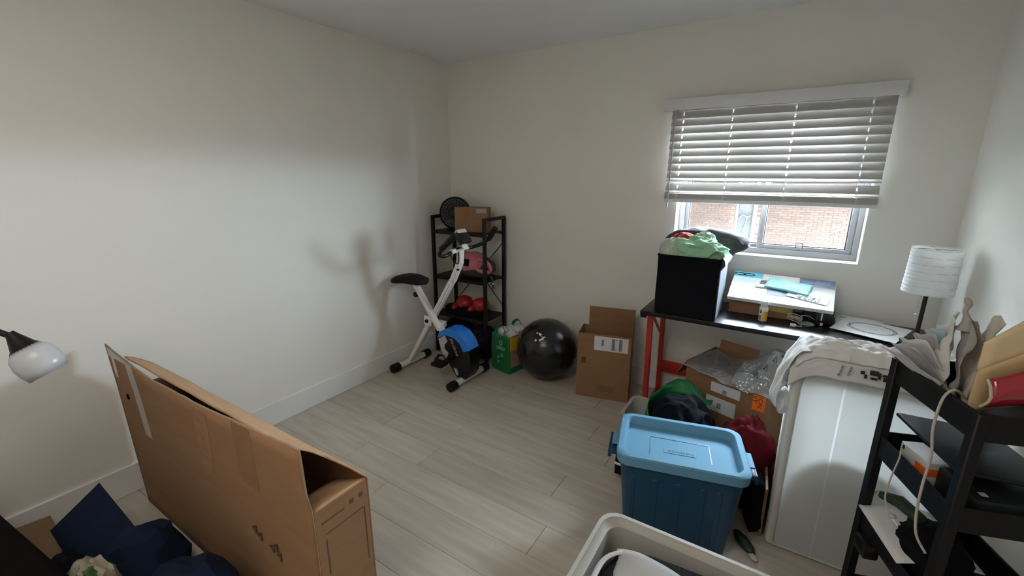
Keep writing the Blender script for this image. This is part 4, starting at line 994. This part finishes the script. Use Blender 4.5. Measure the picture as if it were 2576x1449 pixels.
# cables
cbl = thing('hanging_cable', 'cream cable hanging over the cart top rail with a plug', 'cable', inK(-.02, -.25, 1.03))
part('cord', B().tube(smoothpath([inK(.03, -.215, 1.02), inK(.0, -.222, 1.043), inK(-.022, -.225, 1.02), inK(-.026, -.225, .94), inK(-.016, -.228, .86), inK(-.020, -.232, .78), inK(-.022, -.24, .70), inK(-.016, -.25, .64), inK(.0, -.27, .605)]), .0032, 8), M_cable, cbl)
cb2 = thing('white_cable', 'thin white cable with knotted end hanging from the second cart tray', 'cable', inK(-.012, -.1, .75))
part('cord', B().tube(smoothpath([inK(.015, -.07, .735), inK(.004, -.09, .75), inK(-.011, -.115, .80), inK(-.014, -.12, .775), inK(-.020, -.118, .72), inK(-.022, -.115, .66), inK(-.018, -.118, .63), inK(-.006, -.13, .60)]), .0022, 6), M_cable, cb2)
part('knot', B().heap(inK(-.004, -.133, .598), (.010, .010, .008), 84, .2, 2, None, 2), M_cable, cb2)
part('plug', B().beam(inK(-.004, -.136, .597), inK(.004, -.155, .588), .009, .007), M_label, cb2)
# top tray: papers, envelopes
pa = thing('crumpled_paper', 'tall crumpled white wrapping paper standing in the top cart tray', 'paper', inK(.07, -.20, .97))
def crum(cx, cy, wx, h, ang, seed, dx=0.0, dy=0.0, curl=.03):
    def fn(a, b_):
        q_ = V((a*2.4+seed, b_*2.0, seed*1.7))
        off = curl*(noise.noise(q_)+.5*noise.noise(q_*2.3)); w = wx*(1-.30*abs(b_-.35))
        x = cx+(a-.5)*w*cos(ang)+off*sin(ang)+dx*b_; y = cy+(a-.5)*w*sin(ang)-off*cos(ang)+dy*b_
        return inK(x, y, .975+h*b_*(1-.25*abs(2*a-1)**2*(b_))+.012*noise.noise(q_*3))
    return fn
part('sheet', B().sheet(crum(.040, -.105, .075, .235, radians(62), 2.1, -.005, .0, .025), 16, 22), M_paper, pa, 70, solid=0.001)
part('sheet', B().sheet(crum(.066, -.125, .075, .225, radians(30), 5.3, .0, .0, .035), 16, 22), mat('grey_crumple', (0.42, 0.39, 0.37), 0.8, 0.12, 9), pa, 70, solid=0.001)
part('sheet', B().sheet(crum(.092, -.115, .075, .225, radians(75), 8.7, .028, .01, .025), 16, 22), mat('cream_crumple', (0.62, 0.58, 0.50), 0.8, 0.05), pa, 70, solid=0.001)
tw = part('twisted_tip', B().tube(smoothpath([inK(.058, -.115, 1.165), inK(.058, -.112, 1.195), inK(.052, -.11, 1.215), inK(.057, -.108, 1.232), inK(.048, -.106, 1.248)]), [.024, .020, .016, .013, .011, .010, .009, .008, .007, .006, .006, .006, .006, .006, .006, .006, .006, .007, .008, .008, .008, .007, .006, .005, .003], 8), mat('grey_crumple', (0.4,)*3), pa)
mg = thing('mail_stack', 'fan of opened white envelopes leaning out of the top cart tray', 'mail', inK(.03, -.08, .97))
for k in range(6):
    def env(a, b_, k=k):
        lean = -.115+.017*k; hgt = .115+.016*k
        return inK(.030+.010*k+lean*b_*b_**.3+.006*sin(pi*a+k), -.185+.028*k+.085*a-.02*b_*(k-2), .985+hgt*b_*(1-.15*a)+.010*noise.noise(V((a*3, b_*3, k*3.1))))
    part('envelope', B().sheet(env, 8, 10), (M_paper, mat('grey_paper', (.55, .54, .55), .8), M_paper, mat('mauve_paper', (.50, .46, .48), .8), mat('pale_teal_paper', (.45, .58, .62), .8), M_paper)[k], mg, 60, solid=.001)
ev = thing('tan_envelope', 'large tan padded envelope leaning on the cart top behind the red folder', 'envelope', inK(.12, -.262, 1.03))
def tenv(a, b_, z0=0.0, z1=1.0, o=0.0):
    t = z0+(z1-z0)*b_; x = .004+.275*a
    return inK(x, -.262-.008*sin(pi*a)*sin(pi*t)-o+.02*a, 1.005+.30*x+(.175+.16*a)*t*(1+.0*a))
part('envelope', B().sheet(lambda a, b_: tenv(a, b_, 0, .62), 12, 8), M_tanpaper, ev, 60, solid=.008)
part('flap', B().sheet(lambda a, b_: tenv(a, b_, .60, 1.0, -.002), 12, 5), mat('pale_tan_paper', (.72, .55, .34), .7), ev, 60, solid=.006)
re_ = thing('red_folder', 'glossy red plastic folder lying across the cart top corner', 'folder', inK(.12, -.285, 1.04))
def rfold(a, b_):
    x = .010+.28*a
    return inK(x, -.290-.020*sin(pi*b_)+.004*noise.noise(V((a*6, b_*4, 1)))+.01*a, 1.036+.20*x+(.068+.06*a)*b_)
part('folder', B().sheet(rfold, 18, 12), mat('red_gloss_plastic', (0.36, 0.012, 0.03), 0.12, 0.1, coat=.5), re_, 70, solid=.005)
part('folder_edge', B().tube([rfold(-.01, k/6) for k in range(7)], .0032, 6), M_carton, re_)
single('handle_bar', B().tube([(3.02, -1.40, .925), (3.08, -1.38, .94)], .005, 8), M_greypl, 'short grey rod jutting out beneath the cart top tray', 'rod', (3.02, -1.40, .925))

# ------------------------------------------------------------------ foreground storage bin
FX0, FX1, FY0, FY1, FZ = 2.215, 2.86, -2.42, -1.872, 0.455
fb = thing('open_bin', 'off-white open plastic bin of clothes in the near foreground', 'storage bin', (2.54, -2.15, 0))
def fr_(z, e, r=.06, n=6): return rrect(FX0+e, FX1-e, FY0+e, FY1-e, r, z, n)
part('bin_body', B().rings([fr_(.002, .06, .04), fr_(.02, .052), fr_(FZ-.06, .016), fr_(FZ-.06, .004), fr_(FZ-.012, 0), fr_(FZ, .004), fr_(FZ, .016), fr_(FZ-.010, .022), fr_(FZ-.018, .038, .05), fr_(FZ-.05, .045, .045), fr_(.03, .07, .03)], cap0=True, cap1=True), M_beige, fb, 35)
single('black_clothes', B().heap((2.537, -2.146, .345), (.252, .205, .100), 91, .07, 1.6, .05, 5, pw=.45), M_blkfab, 'black clothes filling the open off-white bin', 'clothes', (2.50, -2.12, .05), 70)
gcb = single('grey_garment', B().sheet(lambda a, b_: V((2.305+.40*a+.05*b_*(1-a), -2.015-.30*b_-.05*a+.03*(2*a-1)**2, .432+.040*sin(pi*min(1, .15+a*.9))*(1-.2*b_)+.006*noise.noise(V((a*5, b_*4, 2)))-.035*(2*a-1)**4)), 24, 16), M_greycloth, 'folded pale grey garment on top of the black clothes', 'clothes', (2.5, -2.2, .36), 70, solid=.02)
wst = thing('striped_tape', 'white edging tape on the black clothes in the open bin', 'tape', (2.3, -2.1, .43))
for pts, rr0 in (([(2.30, -2.22, .445), (2.283, -2.15, .444), (2.285, -2.06, .440), (2.32, -2.005, .436), (2.37, -1.985, .432)], .008), ([(2.285, -2.25, .445), (2.31, -2.28, .448), (2.33, -2.33, .448)], .007), ([(2.60, -1.99, .430), (2.64, -2.0, .437), (2.675, -2.025, .437), (2.69, -2.06, .432)], .010)):
    part('tape_strip', B().tube(smoothpath(pts), rr0, 6, flat=.4), M_greypl, wst)
# ------------------------------------------------------------------ large TV-size cardboard box
TX0, TX1, TY0, TY1, TZ = 0.15, 1.572, -2.525, -2.325, 0.60
tv = thing('tall_cardboard_box', 'big open slim cardboard box standing in the left foreground', 'box', (0.86, -2.43, 0))
t = .006
def tp(nm, *a, m=M_card, **k): return part(nm, B().box(*a, 0.0015, 1), m, tv, **k)
tp('back_panel', TX0, TX1, TY1-t, TY1, .001, TZ); tp('side_panel', TX0, TX0+t, TY0+t, TY1-t, .001, TZ)
tp('side_panel', TX1-t, TX1, TY0+t, TY1-t, .001, TZ); tp('bottom_panel', TX0+t, TX1-t, TY0+t, TY1-t, .001, .007)
def wav(x, s): return .004*noise.noise(V((x*3, s, 0)))
# front panel with its raised flap (slightly ragged top edge)
def ftop(x):
    K = ((.07, .805), (.20, .785), (.51, .748), (.97, .760), (1.28, .786), (1.56, .812), (1.7, .82))
    for (x0, z0), (x1, z1) in zip(K, K[1:]):
        if x <= x1: return z0+(z1-z0)*(x-x0)/(x1-x0)
    return .82
def fy(x, z): return TY0+.003-.020*max(0, z-.60)+.006*sin(pi*max(0, min(1, (x-.1)/1.46)))*z
def fpan(a, b_):
    x1 = TX1 if b_ < .76 else 1.556
    x0 = TX0-.07*b_
    x = x0+(x1-x0)*a
    z = .001+ftop(x)*b_ + (wav(x*5, 2) if b_ > .98 else 0)
    return V((x, fy(x, z), z))
fp = B(); fp.sheet(fpan, 40, 16)
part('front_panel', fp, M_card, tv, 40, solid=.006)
part('panel_edge', B().tube([fpan(a/40, 1.0) for a in range(41)], .0031, 5), M_cardedge, tv)
part('panel_edge', B().tube([V((1.557, fy(1.556, z/100), z/100)) for z in range(62, 82, 3)], .003, 5), M_cardedge, tv)
# back flap folded forward over the opening
def bflap(a, b_):
    x = TX0+(TX1+.002-TX0)*a - .11*b_*(a**8)
    rise = .145*(1-.0*a); e = b_ if a < .93 else b_*(1-(a-.93)/.07*.45)
    return V((x, TY1-.004-.160*e, TZ+.002+rise*e+.018*sin(pi*e)+.005*noise.noise(V((x*7, b_*3, 5)))))
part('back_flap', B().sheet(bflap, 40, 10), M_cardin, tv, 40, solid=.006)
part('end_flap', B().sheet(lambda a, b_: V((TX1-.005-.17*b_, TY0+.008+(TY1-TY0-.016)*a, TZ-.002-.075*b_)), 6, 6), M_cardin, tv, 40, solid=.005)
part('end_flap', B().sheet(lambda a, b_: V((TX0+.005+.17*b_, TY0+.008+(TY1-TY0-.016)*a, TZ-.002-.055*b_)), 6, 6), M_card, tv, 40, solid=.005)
# tapes and prints on the front face
def strip(name, x0, x1, z0, z1, m, dx=0.0, off=.0036):
    def fn(a, b_):
        z = z0+(z1-z0)*b_; x = x0+(x1-x0)*a+dx*(1-b_)
        z = min(z, ftop(x)-.003)
        return V((x, fy(x, z)-off, z))
    part(name, B().sheet(fn, 4, 14), m, tv, 40)
strip('tape', 0.275, 0.345, .43, .79, M_tape, .06)
strip('tape', 0.125, 0.16, .66, .80, M_tape)
strip('tape', 0.10, 0.33, .755, .80, M_tape)
strip('stain', 0.88, 0.985, .47, .74, mat('red_brown_stain', (0.25, 0.115, 0.06), .85, .0, 22, col2=(0.33, 0.185, 0.10)), -.02)
strip('packing_tape', 1.17, 1.285, .55, .78, mat('brown_tape', (0.265, 0.145, 0.07), .5, .05))
part('handle_hole', B().heap((0.222, TY0-.003, .585), (.012, .003, .015), 4, .1, 2, None, 2), M_dusky, tv)
for (x, z) in ((1.205, .385), (1.235, .37), (1.305, .36), (1.33, .375), (1.345, .345)):
    part('printed_symbol', B().tube([(x, TY0-.0035, z), (x+.018, TY0-.0035, z+.01), (x+.02, TY0-.0035, z-.02)], .003, 4, closed=True), M_inkbrown, tv)
# end panel print
def ep(y0, y1, z0, z1, nm='printed_line'): part(nm, B().box(TX1, TX1+.0008, y0, y1, z0, z1), M_inkbrown, tv)
ep(-2.49, -2.35, .505, .508); ep(-2.49, -2.487, .36, .49); ep(-2.35, -2.347, .30, .505)
for k in range(2): ep(-2.40+k*.035, -2.385+k*.035, .55, .565, 'printed_symbol')
ep(-2.50, -2.42, .548, .553, 'printed_line')

# ------------------------------------------------------------------ left foreground clutter
cu_ = thing('navy_cushion', 'square navy cushion with dark brown patches propped in the left corner clutter', 'cushion', (0.45, -2.78, 0.0))
TCu = frame((0.315, -2.872, .185), (0.017, 0.160, .115), (.27, -.02, -.06))
def cush(a, b_, s=1): return TCu @ V((a*.205, b_*.36, s*.020*(sin(pi*a)*sin(pi*b_))**.4))
cb_ = B(); cb_.sheet(lambda a, b_: cush(a, b_, 1), 16, 16); cb_.sheet(lambda a, b_: cush(a, b_, -1), 16, 16)
bmesh.ops.remove_doubles(cb_.b, verts=cb_.b.verts, dist=1e-4)
part('cushion', cb_, M_navy, cu_, 60)
for (a0, a1, b0, b1) in ((.66, .97, .04, .30), (.72, .97, .44, .66)):
    part('brown_patch', B().sheet(lambda a, b_: cush(a0+(a1-a0)*a, b0+(b1-b0)*b_*(1-.35*a), 1)+TCu.to_3x3() @ V((0, 0, .0015)), 8, 8), M_brownpatch, cu_, 60)
single('navy_blanket', B().heap((1.10, -2.69, .08), (.245, .135, .20), 97, .22, 1.0, .002, 3, oct=2), M_navy, 'rumpled navy blanket heaped in front of the big slim box, the right-hand one', 'blanket', (1.10, -2.71, .002), 12)
single('navy_duvet', B().heap((0.70, -2.70, .07), (.145, .13, .18), 96, .2, 1.0, .002, 3, oct=2), M_navy, 'navy duvet fold between the square cushion and the right navy blanket', 'blanket', (0.74, -2.70, .002), 12)
single('dark_throw', B().heap((0.58, -2.875, .08), (.15, .075, .12), 98, .2, 1.4, .002, 5, oct=2), M_navydk, 'dark navy throw bunched on the floor beneath the square cushion', 'blanket', (0.56, -2.80, .002), 40)
single('flat_cardboard', B().box(0, .62, 0, .14, 0, .012, .002, 1, frame((0.05, -2.83, .10), (.55, -.035, .03), (.0, -.26, .02))).box(0.06, .60, -0.02, -.01, 0, .10, T=frame((0.05, -2.85, .002), (.55, -.035, 0), (.035, .55, 0))), mat('dull_cardboard', (0.20, 0.12, 0.06), .85, .1), 'flattened brown cardboard propped along the left wall', 'cardboard', (0.3, -2.9, .002))
cs = thing('dark_case', 'near-black padded case in the bottom left foreground', 'case', (0.62, -3.12, 0))
TCs = frame((0.40, -2.985, .0), (.62, .045, 0), (.045, -.62, 0))
part('case_body', B().box(-.35, .64, 0, .34, -.445, -.002, .03, 3, frame((0.44, -2.985, .0), (.62, .062, 0), (.062, -.62, 0))), M_dusky, cs)
rl = thing('plastic_sack', 'crumpled beige plastic sack with green print by the navy cushion', 'sack', (0.86, -2.88, 0))
part('sack', B().heap((0.84, -2.872, .16), (.12, .07, .16), 99, .18, 1.6, .002, 4), mat('beige_plastic', (.34, .31, .24), .35, .1, 10), rl, 60)
part('green_print', B().heap((0.87, -2.882, .235), (.06, .045, .085), 101, .15, 1.6, .1, 4), mat('green_print', (.05, .12, .03), .4, .2), rl, 60)
# gooseneck floor lamp on the left
fl_ = thing('floor_lamp', 'black floor lamp with small opal white cup shade at the left edge', 'lamp', (0.40, -3.12, 0))
hd = V((0.52, -2.832, 1.005)); ax = V((0.33, 0.32, -0.88)).normalized()
TL = frame(hd, ax.cross(V((0, 0, 1))), V((0, 0, 1)))
zx = ax; xx = zx.orthogonal().normalized(); yy = zx.cross(xx); TL = Matrix((xx, yy, zx)).transposed().to_4x4(); TL.translation = hd
part('base', B().lathe([(.12, .001), (.125, .008), (.11, .022), (.02, .03)], c=(0.40, -3.12, 0), n=32), M_black, fl_)
part('pole', B().tube([(0.40, -3.12, .03), (0.40, -3.12, 1.02)], .011, 10), M_black, fl_)
part('gooseneck', B().tube(smoothpath([(0.40, -3.12, 1.02), (0.395, -3.11, 1.12), (0.41, -3.04, 1.17), (0.44, -2.95, 1.14), (0.49, -2.87, 1.055), tuple(hd+ax*-.03)]), .0095, 10), M_black, fl_)
part('socket_cone', B().lathe([(.012, -.045), (.017, -.03), (.034, .012), (.043, .022)], n=24, T=TL), M_black, fl_)
part('cup_shade', B().lathe([(.040, .020), (.056, .042), (.062, .07), (.060, .10), (.052, .125)], n=32, T=TL, cap=False), M_opal, fl_, solid=.002)
